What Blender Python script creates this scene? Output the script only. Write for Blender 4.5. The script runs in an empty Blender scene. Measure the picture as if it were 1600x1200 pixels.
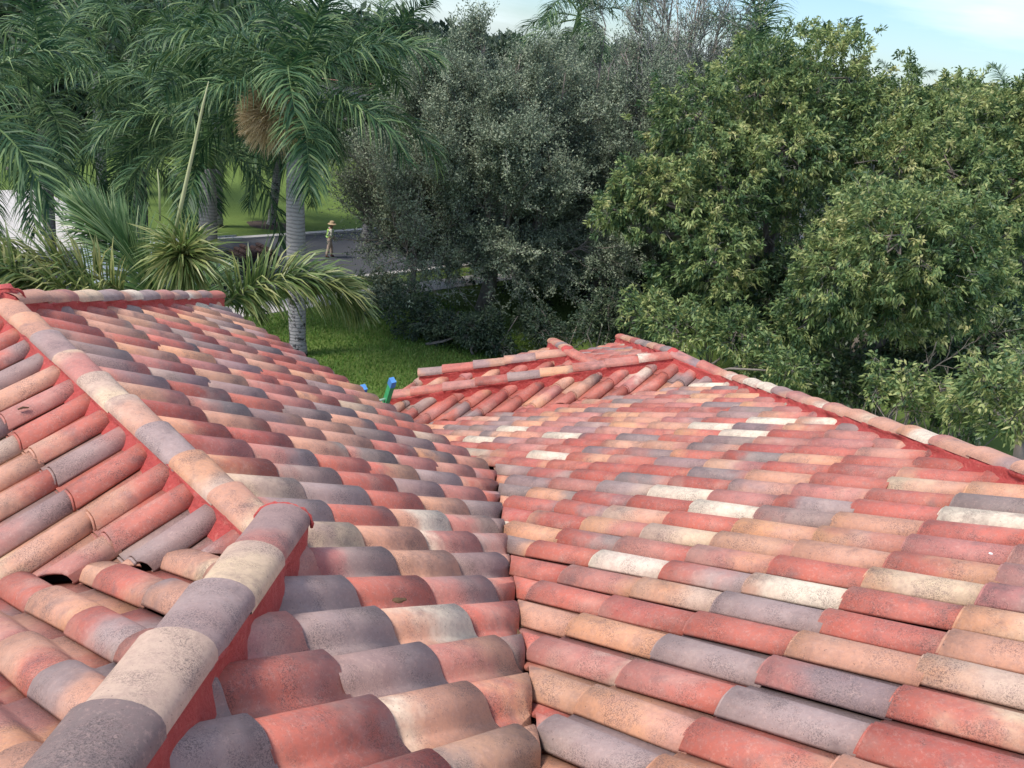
import bpy, bmesh, math, random
import numpy as np
from mathutils import Vector, Matrix
rng = np.random.default_rng(7); random.seed(7)
R = math.radians
S = bpy.context.scene
COL = S.collection
# ------------------------------------------------------------------ camera
H = 10.8                       # height of the lens over the street
FPX = 1303.0; PITCH, ROLL, YAW = 0.385803, 0.148311, 0.0706896
f_ = np.array([math.sin(YAW)*math.cos(PITCH), math.cos(YAW)*math.cos(PITCH), -math.sin(PITCH)])
r0 = np.array([math.cos(YAW), -math.sin(YAW), 0.0]); u0 = np.cross(r0, f_)
r_ = r0*math.cos(ROLL)+u0*math.sin(ROLL); u_ = u0*math.cos(ROLL)-r0*math.sin(ROLL)
cam = bpy.data.cameras.new('camera'); camo = bpy.data.objects.new('camera', cam); COL.objects.link(camo)
cam.sensor_width = 36; cam.lens = FPX/1600*36; cam.clip_end = 3000; cam.clip_start = .05
m = Matrix.Identity(4)
for i in range(3):
    m[i][0] = r_[i]; m[i][1] = u_[i]; m[i][2] = -f_[i]
m[2][3] = H
camo.matrix_world = m
S.camera = camo
# ------------------------------------------------------------------ sky, sun, exposure
SUN_EL, SUN_AZ = R(56), R(-120)        # azimuth clockwise from +Y
W = bpy.data.worlds.new('World'); S.world = W; W.use_nodes = True
nt = W.node_tree; nt.nodes.clear()
def N(t, ty, **k):
    n = t.nodes.new(ty)
    for a, b in k.items(): setattr(n, a, b)
    return n
out = N(nt, 'ShaderNodeOutputWorld'); bg = N(nt, 'ShaderNodeBackground'); sky = N(nt, 'ShaderNodeTexSky')
sky.sky_type = 'NISHITA'; sky.sun_disc = False; sky.sun_elevation = SUN_EL; sky.sun_rotation = SUN_AZ
sky.air_density = 1.1; sky.dust_density = .6; sky.ozone_density = 2.0
tc = N(nt, 'ShaderNodeTexCoord'); mp = N(nt, 'ShaderNodeMapping'); mp.inputs['Scale'].default_value = (1.2, 2.2, 9)
mp.inputs['Rotation'].default_value = (0.1, 0.12, 0.4)
cn = N(nt, 'ShaderNodeTexNoise'); cn.inputs['Scale'].default_value = 1.6; cn.inputs['Detail'].default_value = 7; cn.inputs['Roughness'].default_value = .55
cr = N(nt, 'ShaderNodeMapRange'); cr.inputs['From Min'].default_value = .46; cr.inputs['From Max'].default_value = .80
mx = N(nt, 'ShaderNodeMix', data_type='RGBA')
zs = N(nt, 'ShaderNodeSeparateXYZ'); zr_ = N(nt, 'ShaderNodeMapRange'); zr_.inputs['From Min'].default_value = .12; zr_.inputs['From Max'].default_value = .6
cmx = N(nt, 'ShaderNodeMix', data_type='RGBA'); cmx.inputs['A'].default_value = (4.7, 5.3, 5.8, 1); cmx.inputs['B'].default_value = (13.5, 13.3, 12.9, 1)
skm = N(nt, 'ShaderNodeMix', data_type='RGBA'); skm.blend_type = 'MULTIPLY'; skm.inputs['Factor'].default_value = 1.0; skm.inputs['B'].default_value = (.46, .56, .70, 1)
nt.links.new(zs.outputs[2], zr_.inputs['Value']); nt.links.new(zr_.outputs[0], cmx.inputs['Factor']); nt.links.new(cmx.outputs['Result'], mx.inputs['B'])
nt.links.new(tc.outputs['Generated'], zs.inputs[0]); nt.links.new(tc.outputs['Generated'], mp.inputs['Vector']); nt.links.new(mp.outputs[0], cn.inputs['Vector'])
nt.links.new(cn.outputs['Fac'], cr.inputs['Value']); nt.links.new(cr.outputs[0], mx.inputs['Factor'])
nt.links.new(sky.outputs[0], skm.inputs['A']); nt.links.new(skm.outputs['Result'], mx.inputs['A']); nt.links.new(mx.outputs['Result'], bg.inputs['Color'])
bg.inputs['Strength'].default_value = .15
nt.links.new(bg.outputs[0], out.inputs['Surface'])
sun = bpy.data.lights.new('sun', 'SUN'); sun.energy = 2.5; sun.angle = R(12); sun.color = (1.0, .91, .82)
so = bpy.data.objects.new('sun', sun); COL.objects.link(so)
sd = Vector((math.sin(SUN_AZ)*math.cos(SUN_EL), math.cos(SUN_AZ)*math.cos(SUN_EL), math.sin(SUN_EL)))
so.rotation_euler = sd.to_track_quat('Z', 'Y').to_euler(); so.location = (-30, 0, 40)
S.view_settings.view_transform = 'Standard'; S.view_settings.look = 'None'
S.view_settings.gamma = 1; S.view_settings.exposure = 0.82
S.cycles.use_denoising = True
S.cycles.max_bounces = 6; S.cycles.diffuse_bounces = 3; S.cycles.glossy_bounces = 2; S.cycles.transmission_bounces = 3

# ------------------------------------------------------------------ helpers
def at(px, py, Y):
    """world point at distance Y north of the lens, seen in that direction"""
    d = f_ + r_*(px-800)/FPX - u_*(py-600)/FPX
    p = d*(Y/d[1]); return np.array([p[0], p[1], p[2]+H])
q = 2**-.5
def W3(u, v, z=0.0): return np.array([(u-v)*q, (u+v)*q, z+H])       # roof axes, z relative to the lens
def G3(u, v, z=0.0): return np.array([(u-v)*q, (u+v)*q, z])          # same axes, z over the ground
def tag(o, label=None, cat=None, group=None, kind=None):
    if label: o['label'] = label
    if cat: o['category'] = cat
    if group: o['group'] = group
    if kind: o['kind'] = kind
    return o
def empty(name, loc, label, cat, group=None):
    o = bpy.data.objects.new(name, None); COL.objects.link(o); o.location = [float(c) for c in loc]
    o.empty_display_size = .3
    return tag(o, label, cat, group)
class MB:
    def __init__(s): s.v = []; s.f = []; s.n = 0; s.mi = []
    def add(s, vs, fs, mi=0):
        vs = np.asarray(vs, float).reshape(-1, 3)
        s.v.append(vs); s.f += [tuple(i+s.n for i in f) for f in fs]; s.mi += [mi]*len(fs); s.n += len(vs)
    def box(s, c, size, M=None, mi=0):
        x, y, z = [k/2 for k in size]
        vs = np.array([(a, b, d) for d in (-z, z) for b in (-y, y) for a in (-x, x)], float)
        if M is not None: vs = vs @ np.array(M).T
        s.add(vs+np.asarray(c), [(0, 2, 3, 1), (4, 5, 7, 6), (0, 1, 5, 4), (2, 6, 7, 3), (1, 3, 7, 5), (0, 4, 6, 2)], mi)
    def tube(s, pts, rad, n=8, cap=True, mi=0):
        pts = [np.asarray(p, float) for p in pts]
        if np.isscalar(rad): rad = [rad]*len(pts)
        t = pts[1]-pts[0]; t /= np.linalg.norm(t)
        a = np.cross(t, [0, 0, 1] if abs(t[2]) < .9 else [1, 0, 0]); a /= np.linalg.norm(a)
        rings = []
        for i, p in enumerate(pts):
            t = pts[min(i+1, len(pts)-1)]-pts[max(i-1, 0)]; t /= (np.linalg.norm(t)+1e-9)
            a = a-t*a.dot(t); a /= np.linalg.norm(a); b = np.cross(t, a)
            rings.append([p+rad[i]*(a*math.cos(k*2*math.pi/n)+b*math.sin(k*2*math.pi/n)) for k in range(n)])
        fs = [(i*n+k, i*n+(k+1) % n, (i+1)*n+(k+1) % n, (i+1)*n+k) for i in range(len(pts)-1) for k in range(n)]
        if cap: fs += [tuple(range(n))[::-1], tuple((len(pts)-1)*n+k for k in range(n))]
        s.add(np.array(rings).reshape(-1, 3), fs, mi)
    def verts(s): return np.concatenate(s.v) if s.v else np.zeros((0, 3))
    def build(s, name, mat, parent=None, smooth=False, label=None, **tags):
        me = bpy.data.meshes.new(name); V = s.verts()
        if parent is not None: V = V-np.array(parent_loc(parent))
        me.from_pydata(V.tolist(), [], s.f); me.update()
        return finish(me, name, mat, parent, smooth, label, s.mi if any(s.mi) else None, **tags)
def parent_loc(p):
    l = Vector((0, 0, 0))
    while p is not None: l = l+p.location; p = p.parent
    return l
def finish(me, name, mat, parent=None, smooth=False, label=None, mi=None, **tags):
    mats = mat if isinstance(mat, (list, tuple)) else [mat]
    for mm in mats: me.materials.append(mm)
    if mi is not None: me.polygons.foreach_set('material_index', mi)
    if smooth: me.polygons.foreach_set('use_smooth', [True]*len(me.polygons))
    o = bpy.data.objects.new(name, me); COL.objects.link(o)
    if parent is not None: o.parent = parent
    return tag(o, label, **tags)
def quads_mesh(name, V, nper, mat, parent=None, tint=None, label=None, smooth=False, **tags):
    """V (K, nper, 3) -> one n-gon each; tint (K,) float attribute"""
    K = len(V); V = V.reshape(-1, 3)
    if parent is not None: V = V-np.array(parent_loc(parent))
    me = bpy.data.meshes.new(name)
    me.vertices.add(len(V)); me.vertices.foreach_set('co', V.astype(np.float32).ravel())
    me.loops.add(len(V)); me.loops.foreach_set('vertex_index', np.arange(len(V), dtype=np.int32))
    me.polygons.add(K); me.polygons.foreach_set('loop_start', np.arange(0, len(V), nper, dtype=np.int32))
    me.update(calc_edges=True)
    if tint is not None:
        at_ = me.attributes.new('tint', 'FLOAT', 'FACE'); at_.data.foreach_set('value', tint.astype(np.float32))
    return finish(me, name, mat, parent, smooth, label, **tags)

# ------------------------------------------------------------------ materials
def newmat(name):
    mt = bpy.data.materials.new(name); mt.use_nodes = True; t = mt.node_tree
    return mt, t, t.nodes['Principled BSDF']
def simple(name, col, rough=.7, var=.15, scale=8, metal=0, bump=0, spec=.3):
    mt, t, b = newmat(name)
    n = N(t, 'ShaderNodeTexNoise'); n.inputs['Scale'].default_value = scale; n.inputs['Detail'].default_value = 5
    c = N(t, 'ShaderNodeTexCoord'); t.links.new(c.outputs['Object'], n.inputs['Vector'])
    mxx = N(t, 'ShaderNodeMix', data_type='RGBA'); t.links.new(n.outputs['Fac'], mxx.inputs['Factor'])
    mxx.inputs['A'].default_value = [k*(1-var) for k in col]+[1]; mxx.inputs['B'].default_value = [min(1, k*(1+var)) for k in col]+[1]
    t.links.new(mxx.outputs['Result'], b.inputs['Base Color'])
    b.inputs['Roughness'].default_value = rough; b.inputs['Metallic'].default_value = metal; b.inputs['Specular IOR Level'].default_value = spec
    if bump:
        bp = N(t, 'ShaderNodeBump'); bp.inputs['Strength'].default_value = bump; bp.inputs['Distance'].default_value = .02
        n2 = N(t, 'ShaderNodeTexNoise'); n2.inputs['Scale'].default_value = scale*6; n2.inputs['Detail'].default_value = 6
        t.links.new(c.outputs['Object'], n2.inputs['Vector']); t.links.new(n2.outputs['Fac'], bp.inputs['Height']); t.links.new(bp.outputs[0], b.inputs['Normal'])
    return mt
def leafmat(name, cols, trans=.25, rough=.45, spec=.35):
    """cols: three linear colours spread over the tint attribute"""
    mt, t, b = newmat(name)
    a = N(t, 'ShaderNodeAttribute'); a.attribute_name = 'tint'
    rp = N(t, 'ShaderNodeValToRGB'); e = rp.color_ramp.elements
    while len(e) < len(cols): e.new(.5)
    for i, c in enumerate(cols): e[i].position = i/(len(cols)-1); e[i].color = (*c, 1)
    t.links.new(a.outputs['Fac'], rp.inputs['Fac']); t.links.new(rp.outputs[0], b.inputs['Base Color'])
    b.inputs['Roughness'].default_value = rough; b.inputs['Specular IOR Level'].default_value = spec
    tr = N(t, 'ShaderNodeBsdfTranslucent'); t.links.new(rp.outputs[0], tr.inputs['Color'])
    ms = N(t, 'ShaderNodeMixShader'); ms.inputs[0].default_value = trans
    o = t.nodes['Material Output']; t.links.new(b.outputs[0], ms.inputs[1]); t.links.new(tr.outputs[0], ms.inputs[2]); t.links.new(ms.outputs[0], o.inputs['Surface'])
    return mt
def math_(t, op, a, b=None, clamp=False):
    n = N(t, 'ShaderNodeMath', operation=op); n.use_clamp = clamp
    for i, x in enumerate((a, b)):
        if x is None: continue
        if isinstance(x, (int, float)): n.inputs[i].default_value = x
        else: t.links.new(x, n.inputs[i])
    return n.outputs[0]
def mixc(t, f, a, b):
    n = N(t, 'ShaderNodeMix', data_type='RGBA')
    for k, x in (('Factor', f), ('A', a), ('B', b)):
        if isinstance(x, (int, float)): n.inputs[k].default_value = x
        elif isinstance(x, tuple): n.inputs[k].default_value = (*x, 1)
        else: t.links.new(x, n.inputs[k])
    return n.outputs['Result']
def tile_material():
    mt, t, b = newmat('glazed_clay_tile')
    tcn = N(t, 'ShaderNodeTexCoord'); obj_ = tcn.outputs['Object']
    ca = N(t, 'ShaderNodeAttribute'); ca.attribute_name = 'ca'
    cb = N(t, 'ShaderNodeAttribute'); cb.attribute_name = 'cb'
    pr = N(t, 'ShaderNodeAttribute'); pr.attribute_name = 'pr'      # x along, y across, z random
    sx = N(t, 'ShaderNodeSeparateXYZ'); t.links.new(pr.outputs['Vector'], sx.inputs[0])
    # every tile gets its own piece of noise
    off = N(t, 'ShaderNodeVectorMath', operation='SCALE'); off.inputs['Scale'].default_value = 37.0
    cmb = N(t, 'ShaderNodeCombineXYZ'); t.links.new(sx.outputs[2], cmb.inputs[0]); t.links.new(sx.outputs[2], cmb.inputs[1]); t.links.new(sx.outputs[2], cmb.inputs[2])
    t.links.new(cmb.outputs[0], off.inputs[0])
    vec = N(t, 'ShaderNodeVectorMath', operation='ADD'); t.links.new(obj_, vec.inputs[0]); t.links.new(off.outputs[0], vec.inputs[1])
    def noise(scale, det=4, rough=.55, v=None):
        n = N(t, 'ShaderNodeTexNoise'); n.inputs['Scale'].default_value = scale; n.inputs['Detail'].default_value = det; n.inputs['Roughness'].default_value = rough
        t.links.new(v or vec.outputs[0], n.inputs['Vector']); return n.outputs['Fac']
    def ramp(x, lo, hi):
        n = N(t, 'ShaderNodeMapRange'); n.interpolation_type = 'SMOOTHSTEP'
        n.inputs['From Min'].default_value = lo; n.inputs['From Max'].default_value = hi; t.links.new(x, n.inputs['Value']); return n.outputs[0]
    n1 = noise(5, 4)
    pos = math_(t, 'ADD', sx.outputs[0], math_(t, 'MULTIPLY', math_(t, 'SUBTRACT', n1, .5), 1.5))
    pos = math_(t, 'SUBTRACT', pos, math_(t, 'MULTIPLY', sx.outputs[2], 1.0))
    f = ramp(pos, -.32, .32)
    col = mixc(t, f, ca.outputs['Color'], cb.outputs['Color'])
    # smoky flashing
    sm = ramp(noise(6.5, 5, .6), .55, .76)
    col = mixc(t, math_(t, 'MULTIPLY', sm, .6), col, (.13, .095, .095))
    # chalky bloom
    ch = ramp(noise(4.2, 3, .5), .52, .78)
    col = mixc(t, math_(t, 'MULTIPLY', ch, .35), col, (.56, .42, .33))
    # mottling
    col = mixc(t, math_(t, 'MULTIPLY', ramp(noise(45, 6, .75), .42, .62), .26), col, (.24, .15, .135))
    col = mixc(t, math_(t, 'MULTIPLY', ramp(noise(60, 6, .8), .5, .66), .22), col, (.66, .44, .36))
    # pepper, gathered in patches
    patch = ramp(noise(7.5, 3, .6), .42, .66)
    pep = ramp(noise(165, 4, .65), .53, .60)
    pep2 = ramp(noise(320, 3, .6), .53, .60)
    pp = math_(t, 'MULTIPLY', patch, math_(t, 'MAXIMUM', pep, pep2))
    pp = math_(t, 'MAXIMUM', pp, math_(t, 'MULTIPLY', ramp(noise(110, 2, .5), .69, .72), .8))
    col = mixc(t, math_(t, 'MULTIPLY', pp, .62), col, (.05, .04, .04))
    # soot and grime that run across neighbouring tiles
    wide = math_(t, 'MULTIPLY', ramp(noise(1.7, 6, .7, obj_), .50, .72), ramp(noise(14, 5, .75, obj_), .36, .62))
    col = mixc(t, math_(t, 'MULTIPLY', wide, .50), col, (.085, .06, .055))
    # pale scuffs
    sc = math_(t, 'MULTIPLY', ramp(noise(26, 5, .75), .72, .76), .55)
    col = mixc(t, sc, col, (.7, .6, .56))
    t.links.new(col, b.inputs['Base Color'])
    b.inputs['Roughness'].default_value = .62; b.inputs['Specular IOR Level'].default_value = .32
    bp = N(t, 'ShaderNodeBump'); bp.inputs['Strength'].default_value = .35; bp.inputs['Distance'].default_value = .004
    t.links.new(noise(90, 6, .7), bp.inputs['Height']); t.links.new(bp.outputs[0], b.inputs['Normal'])
    return mt
M_TILE = tile_material()
def mortar_material():
    mt, t, b = newmat('red_mortar')
    c = N(t, 'ShaderNodeTexCoord')
    def noise(sc, det=5, r=.6):
        n = N(t, 'ShaderNodeTexNoise'); n.inputs['Scale'].default_value = sc; n.inputs['Detail'].default_value = det; n.inputs['Roughness'].default_value = r
        t.links.new(c.outputs['Object'], n.inputs['Vector']); return n.outputs['Fac']
    col = mixc(t, noise(9), (.40, .050, .045), (.58, .092, .074))
    n = N(t, 'ShaderNodeMapRange'); n.inputs['From Min'].default_value = .56; n.inputs['From Max'].default_value = .7; t.links.new(noise(30), n.inputs['Value'])
    col = mixc(t, math_(t, 'MULTIPLY', n.outputs[0], .5), col, (.60, .20, .15))
    t.links.new(col, b.inputs['Base Color']); b.inputs['Roughness'].default_value = .6
    bp = N(t, 'ShaderNodeBump'); bp.inputs['Strength'].default_value = .9; bp.inputs['Distance'].default_value = .02
    t.links.new(noise(45, 8, .7), bp.inputs['Height']); t.links.new(bp.outputs[0], b.inputs['Normal'])
    return mt
M_MORTAR = mortar_material()
M_UNDER = simple('dark_underlay', (.07, .045, .04), .9)
M_VALLEY = simple('valley_metal', (.22, .10, .085), .7)
M_STUCCO = simple('stucco', (.55, .44, .33), .9, .08, 3, bump=.3)
M_WHITE = simple('white_paint', (.75, .74, .70), .6, .05)
M_GLASS = simple('window_glass', (.05, .07, .08), .08, .1, spec=.6)
M_CONC = simple('pale_concrete', (.50, .48, .45), .9, .12, 1.2, bump=.2)
M_KERB = simple('kerb_concrete', (.42, .41, .39), .9, .15, 2)
M_ASPH = simple('asphalt', (.062, .066, .074), .85, .22, .6, bump=.3)
M_BARK = simple('grey_bark', (.21, .18, .155), .9, .35, 6, bump=.5)
M_TWIG = simple('pale_twig', (.24, .235, .21), .9, .25, 3)
M_MULCH = simple('mulch', (.06, .045, .035), .95, .5, 5, bump=.8)

# ------------------------------------------------------------------ tiled slopes
SL = .4167                          # roof pitch
EXP = .388                          # exposed tile length in plan
RED = np.array((.45, .130, .092)); RED2 = np.array((.38, .095, .068)); PINK = np.array((.52, .27, .178)); PEACH = np.array((.57, .29, .165))
GREY = np.array((.235, .175, .16)); GREY2 = np.array((.30, .20, .18)); CREAM = np.array((.68, .58, .44)); BUFF = np.array((.44, .33, .24)); ROSE = np.array((.43, .175, .14))
def tile_colours(warm=.5):
    k = rng.random()
    bases = [RED, RED2, ROSE, PINK, PEACH, GREY, GREY2, CREAM, BUFF]
    wts = np.array([.24, .12, .18, .15, .05+.15*warm, .10, .12, .022, .02]); wts /= wts.sum()
    a = bases[rng.choice(len(bases), p=wts)]
    if k < .3: b = a
    else: b = bases[rng.choice(len(bases), p=wts)]
    j = lambda c: np.clip(c*(1+rng.normal(0, .06))*(1+rng.normal(0, .03, 3)), 0, .85)
    return j(a), j(b)
PROF = [(-.01, .080), (-.006, .125), (.022, .19), (.065, .265), (.13, .312), (.23, .330), (.33, .334), (.405, .322), (.47, .287), (.525, .230), (.575, .160), (.63, .088), (.70, .032), (1.05, .0)]
CREST = .30
CAPC = {'R': RED, 'M': GREY2, 'D': GREY*.8, 'B': np.array((.50, .36, .27)), 'P': PINK, 'K': PEACH, 'C': CREAM, 'G': GREY*1.38, 'O': ROSE, 'Y': np.array((.59, .44, .29))}
def topx(p):
    d = np.asarray(p)-[0, 0, H]; w_ = d.dot(f_)
    return 800+FPX*d.dot(r_)/w_, 600-FPX*d.dot(u_)/w_, w_
OVR = {'A': [(700,1130,'CP'),(480,1085,'RR'),(640,1065,'MG'),(545,1150,'RG'),(415,1175,'PB'),(340,1115,'GG'),(440,1020,'RO'),(555,1000,'OG'),(690,985,'MR'),(510,945,'GG'),(630,945,'PC'),(735,935,'RG'),(490,900,'GG'),(580,895,'RR'),(690,895,'OM'),(510,855,'OP'),(635,855,'GG'),(720,855,'CO'),(500,820,'MY'),(585,820,'PP'),(680,822,'PC'),(750,825,'OB'),(450,790,'OG'),(545,790,'RO'),(635,795,'PC'),(510,762,'GG'),(590,768,'RR'),(660,775,'GM'),(740,780,'OO'),(435,745,'YB'),(510,705,'PC'),(560,735,'RR'),(620,720,'CO'),(420,715,'OG'),(690,745,'GG')],
 'B': [(890,1030,'CO'),(1010,1075,'RO'),(1100,1050,'GG'),(985,1150,'RC'),(1305,1040,'KK'),(985,975,'KK'),(900,950,'RO'),(1120,1000,'RR'),(1180,960,'GG'),(1080,930,'BK'),(860,975,'PP'),(1215,930,'CP'),(1390,950,'RR'),(1360,1010,'PK'),(1390,915,'YK'),(1540,960,'YK'),(1490,1080,'BK'),(1520,1020,'RP'),(1190,1140,'GG'),(1110,1180,'PR'),(1520,1110,'YR'),(880,1160,'GG'),(1110,790,'CC'),(1070,760,'CC'),(1520,795,'CC'),(1180,685,'CC'),(1100,662,'CC'),(870,680,'CC'),(790,670,'CC'),(760,685,'CC'),(1230,660,'CC'),(1110,608,'CC'),(980,805,'PB'),(1070,825,'YB'),(915,800,'GR'),(1330,815,'PK'),(1240,770,'GR'),(1440,760,'PY'),(1100,880,'GR'),(1280,870,'PP'),(1000,770,'BG')],
 'C': [(40,600,'OM'),(60,570,'GM'),(110,600,'RP'),(40,640,'OO'),(110,660,'RR'),(20,700,'BP'),(90,700,'PO'),(60,740,'RR'),(150,690,'OM'),(190,740,'RR'),(50,760,'PO'),(110,770,'PM'),(30,820,'MO'),(90,830,'MO'),(60,860,'PO'),(150,830,'PY'),(240,790,'RO'),(180,790,'RP'),(290,840,'MG')],
 'D': [(180,860,'KP'),(120,940,'KP'),(220,900,'PR'),(60,1030,'RP'),(250,970,'GR'),(330,880,'YP'),(330,940,'PG'),(150,1040,'PG')]}
class Cols:
    """collects mesh pieces that carry the tile attributes, per vertex"""
    def __init__(s): s.v = []; s.f = []; s.n = 0; s.ca = []; s.cb = []; s.pr = []
    def add(s, V, fs, ca, cb, pr):
        s.v.append(V); s.f += [tuple(i+s.n for i in f) for f in fs]; k = len(V); s.n += k
        s.ca.append(np.tile(np.append(ca, 1), (k, 1))); s.cb.append(np.tile(np.append(cb, 1), (k, 1))); s.pr.append(pr)
def cols_mesh(c, name, parent, cuts=(), label=None, thick=0):
    """cuts: list of (point, normal) -- the side the normal points to is removed"""
    V = np.concatenate(c.v)-np.array(parent_loc(parent))
    me = bpy.data.meshes.new(name); me.from_pydata(V.tolist(), [], c.f); me.update()
    for nm, arr, ty in (('ca', c.ca, 'FLOAT_COLOR'), ('cb', c.cb, 'FLOAT_COLOR')):
        a = me.attributes.new(nm, ty, 'POINT'); a.data.foreach_set('color', np.concatenate(arr).astype(np.float32).ravel())
    a = me.attributes.new('pr', 'FLOAT_VECTOR', 'POINT'); a.data.foreach_set('vector', np.concatenate(c.pr).astype(np.float32).ravel())
    pl = np.array(parent_loc(parent))
    if cuts:
        bm = bmesh.new(); bm.from_mesh(me)
        for p, n in cuts:
            bmesh.ops.bisect_plane(bm, geom=bm.verts[:]+bm.edges[:]+bm.faces[:], plane_co=Vector(p-pl), plane_no=Vector(n), clear_outer=True, dist=1e-5)
        bm.to_mesh(me); bm.free()
    o = finish(me, name, M_TILE, parent, True, label)
    if thick: md = o.modifiers.new('thickness', 'SOLIDIFY'); md.thickness = thick; md.offset = -1
    return o
# plan half planes: keep points where a*u + b*v + c > 0
def cut(a, b, c):
    n = -(a*np.array([q, q, 0])+b*np.array([-q, q, 0])); n2 = n/np.linalg.norm(n)
    # a point on the line
    k = -c/(a*a+b*b); return (W3(a*k, b*k, 0), n2)
DIRS = {'U': ((1, 0), (0, -1)), 'V': ((0, 1), (1, 0)), '-U': ((-1, 0), (0, 1)), '-V': ((0, -1), (-1, 0))}
def slope(down, c, w, row0, joint0, keep, parts, rng_u, rng_v, parent, warm=.5, label=None, lod=0, key=None):
    """down: direction the water runs. c: height of the plane through the tile crests at u=v=0.
    row0: where a crest lies across the rows, joint0: where a tile's lower end lies. parts: list of (row lo, row hi, extra cuts)"""
    (du, dv), (ru, rv) = DIRS[down]
    cr = w*PROF[6][1]                      # crest height over the pan
    prof = np.array(PROF)
    if lod: prof = prof[[0, 1, 3, 5, 7, 9, 11, 13]]
    np_ = len(prof)
    for (lo, hi, extra) in parts:
        C = Cols()
        us = [rng_u[0], rng_u[1]]; vs = [rng_v[0], rng_v[1]]
        # coordinates: D = along down, A = along right
        cor = [(u*du+v*dv, u*ru+v*rv) for u in us for v in vs]
        D0, D1 = min(k[0] for k in cor), max(k[0] for k in cor); A0, A1 = min(k[1] for k in cor), max(k[1] for k in cor)
        j0 = joint0; r0_ = row0*(ru+rv)   # crest position on axis A
        best = {}
        if key:
            cand = []
            for i in range(math.floor((A0-r0_)/w)-1, math.ceil((A1-r0_)/w)+2):
                for j in range(math.floor((D0-j0*(du+dv))/EXP)-1, math.ceil((D1-j0*(du+dv))/EXP)+2):
                    dm = j0*(du+dv)+j*EXP-EXP/2; ac = r0_+i*w; tx, ty, td = topx(W3(dm*du+ac*ru, dm*dv+ac*rv, c-.02-SL*dm))
                    if td > .3: cand.append((tx, ty, td, i, j))
            ca_ = np.array(cand)
            for ox, oy, oc in OVR[key]:
                dd_ = np.hypot(ca_[:, 0]-ox, (ca_[:, 1]-oy)*2.2)*ca_[:, 2]; k_ = int(np.argmin(dd_))
                if dd_[k_] < .32*FPX: best[int(ca_[k_, 3]), int(ca_[k_, 4])] = oc
        for i in range(math.floor((A0-r0_)/w)-1, math.ceil((A1-r0_)/w)+2):
            a0 = r0_+i*w-CREST*w
            rowpos = (r0_+i*w)*(ru+rv)
            if not (lo <= rowpos < hi): continue
            wob = rng.normal(0, .0025)
            for j in range(math.floor((D0-j0*(du+dv))/EXP)-1, math.ceil((D1-j0*(du+dv))/EXP)+2):
                d1 = j0*(du+dv)+j*EXP; d0 = d1-EXP-.02
                am = a0+w*.4; dm = (d0+d1)/2
                U_, V_ = dm*du+am*ru, dm*dv+am*rv
                if not (us[0]-.3 < U_ < us[1]+.3 and vs[0]-.3 < V_ < vs[1]+.3): continue
                bad = False
                for (ka, kb, kc) in keep+extra:
                    if ka*U_+kb*V_+kc < -.45*math.hypot(ka, kb): bad = True
                if bad: continue
                d1 += rng.normal(0, .005)
                ts = [0, .5, 1]; rows = []; jit = rng.normal(0, .005, 2); h = rng.normal(0, .002); sk = rng.normal(0, .008)
                rot = rng.random(); ca, cb = tile_colours(warm); prs = []
                if key in ('C', 'D') and rng.random() < .6: ca, cb = [np.clip(CAPC['PPRORKOM'[int(k_)]]*(1+rng.normal(0, .05)), 0, .85) for k_ in rng.integers(0, 8, 2)]
                if (i, j) in best: ca, cb = [np.clip(CAPC[x_]*(1+rng.normal(0, .03)), 0, .85) for x_ in best[i, j]]
                for t in ts+[1, 1]:
                    e = len(rows) > 2
                    dd = d0+(d1-d0)*t
                    lift = .002+.0115*t+h
                    base = c-SL*dd-cr
                    aa = a0+prof[:, 0]*w+jit[0]+wob+(sk*(t-.5)); zz = base+prof[:, 1]*w+lift
                    aa = aa+.007*(1-t)*np.clip(1-prof[:, 0]*2, -.6, 1); zz = zz-.0045*(1-t)*np.clip(prof[:, 1]*4, 0, 1)
                    if len(rows) == 4: zz = zz-.015
                    uu = dd*du+aa*ru; vv = dd*dv+aa*rv
                    rows.append(np.stack([(uu-vv)*q, (uu+vv)*q, zz+H], 1)); prs.append(np.stack([np.full(np_, t), prof[:, 0], np.full(np_, rot)], 1))
                # flank under the lip
                V = np.concatenate(rows); fs = []
                for a in (0, 1, 3):
                    for k in range(np_-1):
                        fs.append((a*np_+k, (a+1)*np_+k, (a+1)*np_+k+1, a*np_+k+1))
                n0 = len(V)
                lip = np.array([rows[0][0], rows[2][0], rows[2][0]-[0, 0, .005], rows[0][0]-[0, 0, .005]])
                V = np.concatenate([V, lip]); fs.append((n0, n0+1, n0+2, n0+3))
                pr = np.concatenate(prs+[np.array([[0, 0, rot], [1, 0, rot], [1, 0, rot], [0, 0, rot]])])
                C.add(V, fs, ca, cb, pr)
        if C.n:
            cols_mesh(C, 'roof_slope', parent, [cut(*k) for k in keep+extra], label, 0 if lod else .011)
    return
def deck(poly, down, c, w, parent, drop=.03, mat=None, name='roof_deck'):
    (du, dv), _ = DIRS[down]
    mb = MB(); cr = w*.35
    P = [W3(u, v, c-SL*(u*du+v*dv)-cr-drop) for u, v in poly]; Q = [p-np.array([0, 0, .1]) for p in P]; n = len(P)
    mb.add(P+Q, [tuple(range(n)), tuple(range(n, 2*n))[::-1]]+[(i, i+n, (i+1) % n+n, (i+1) % n) for i in range(n)])
    return mb.build(name, mat or M_UNDER, parent)
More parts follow.
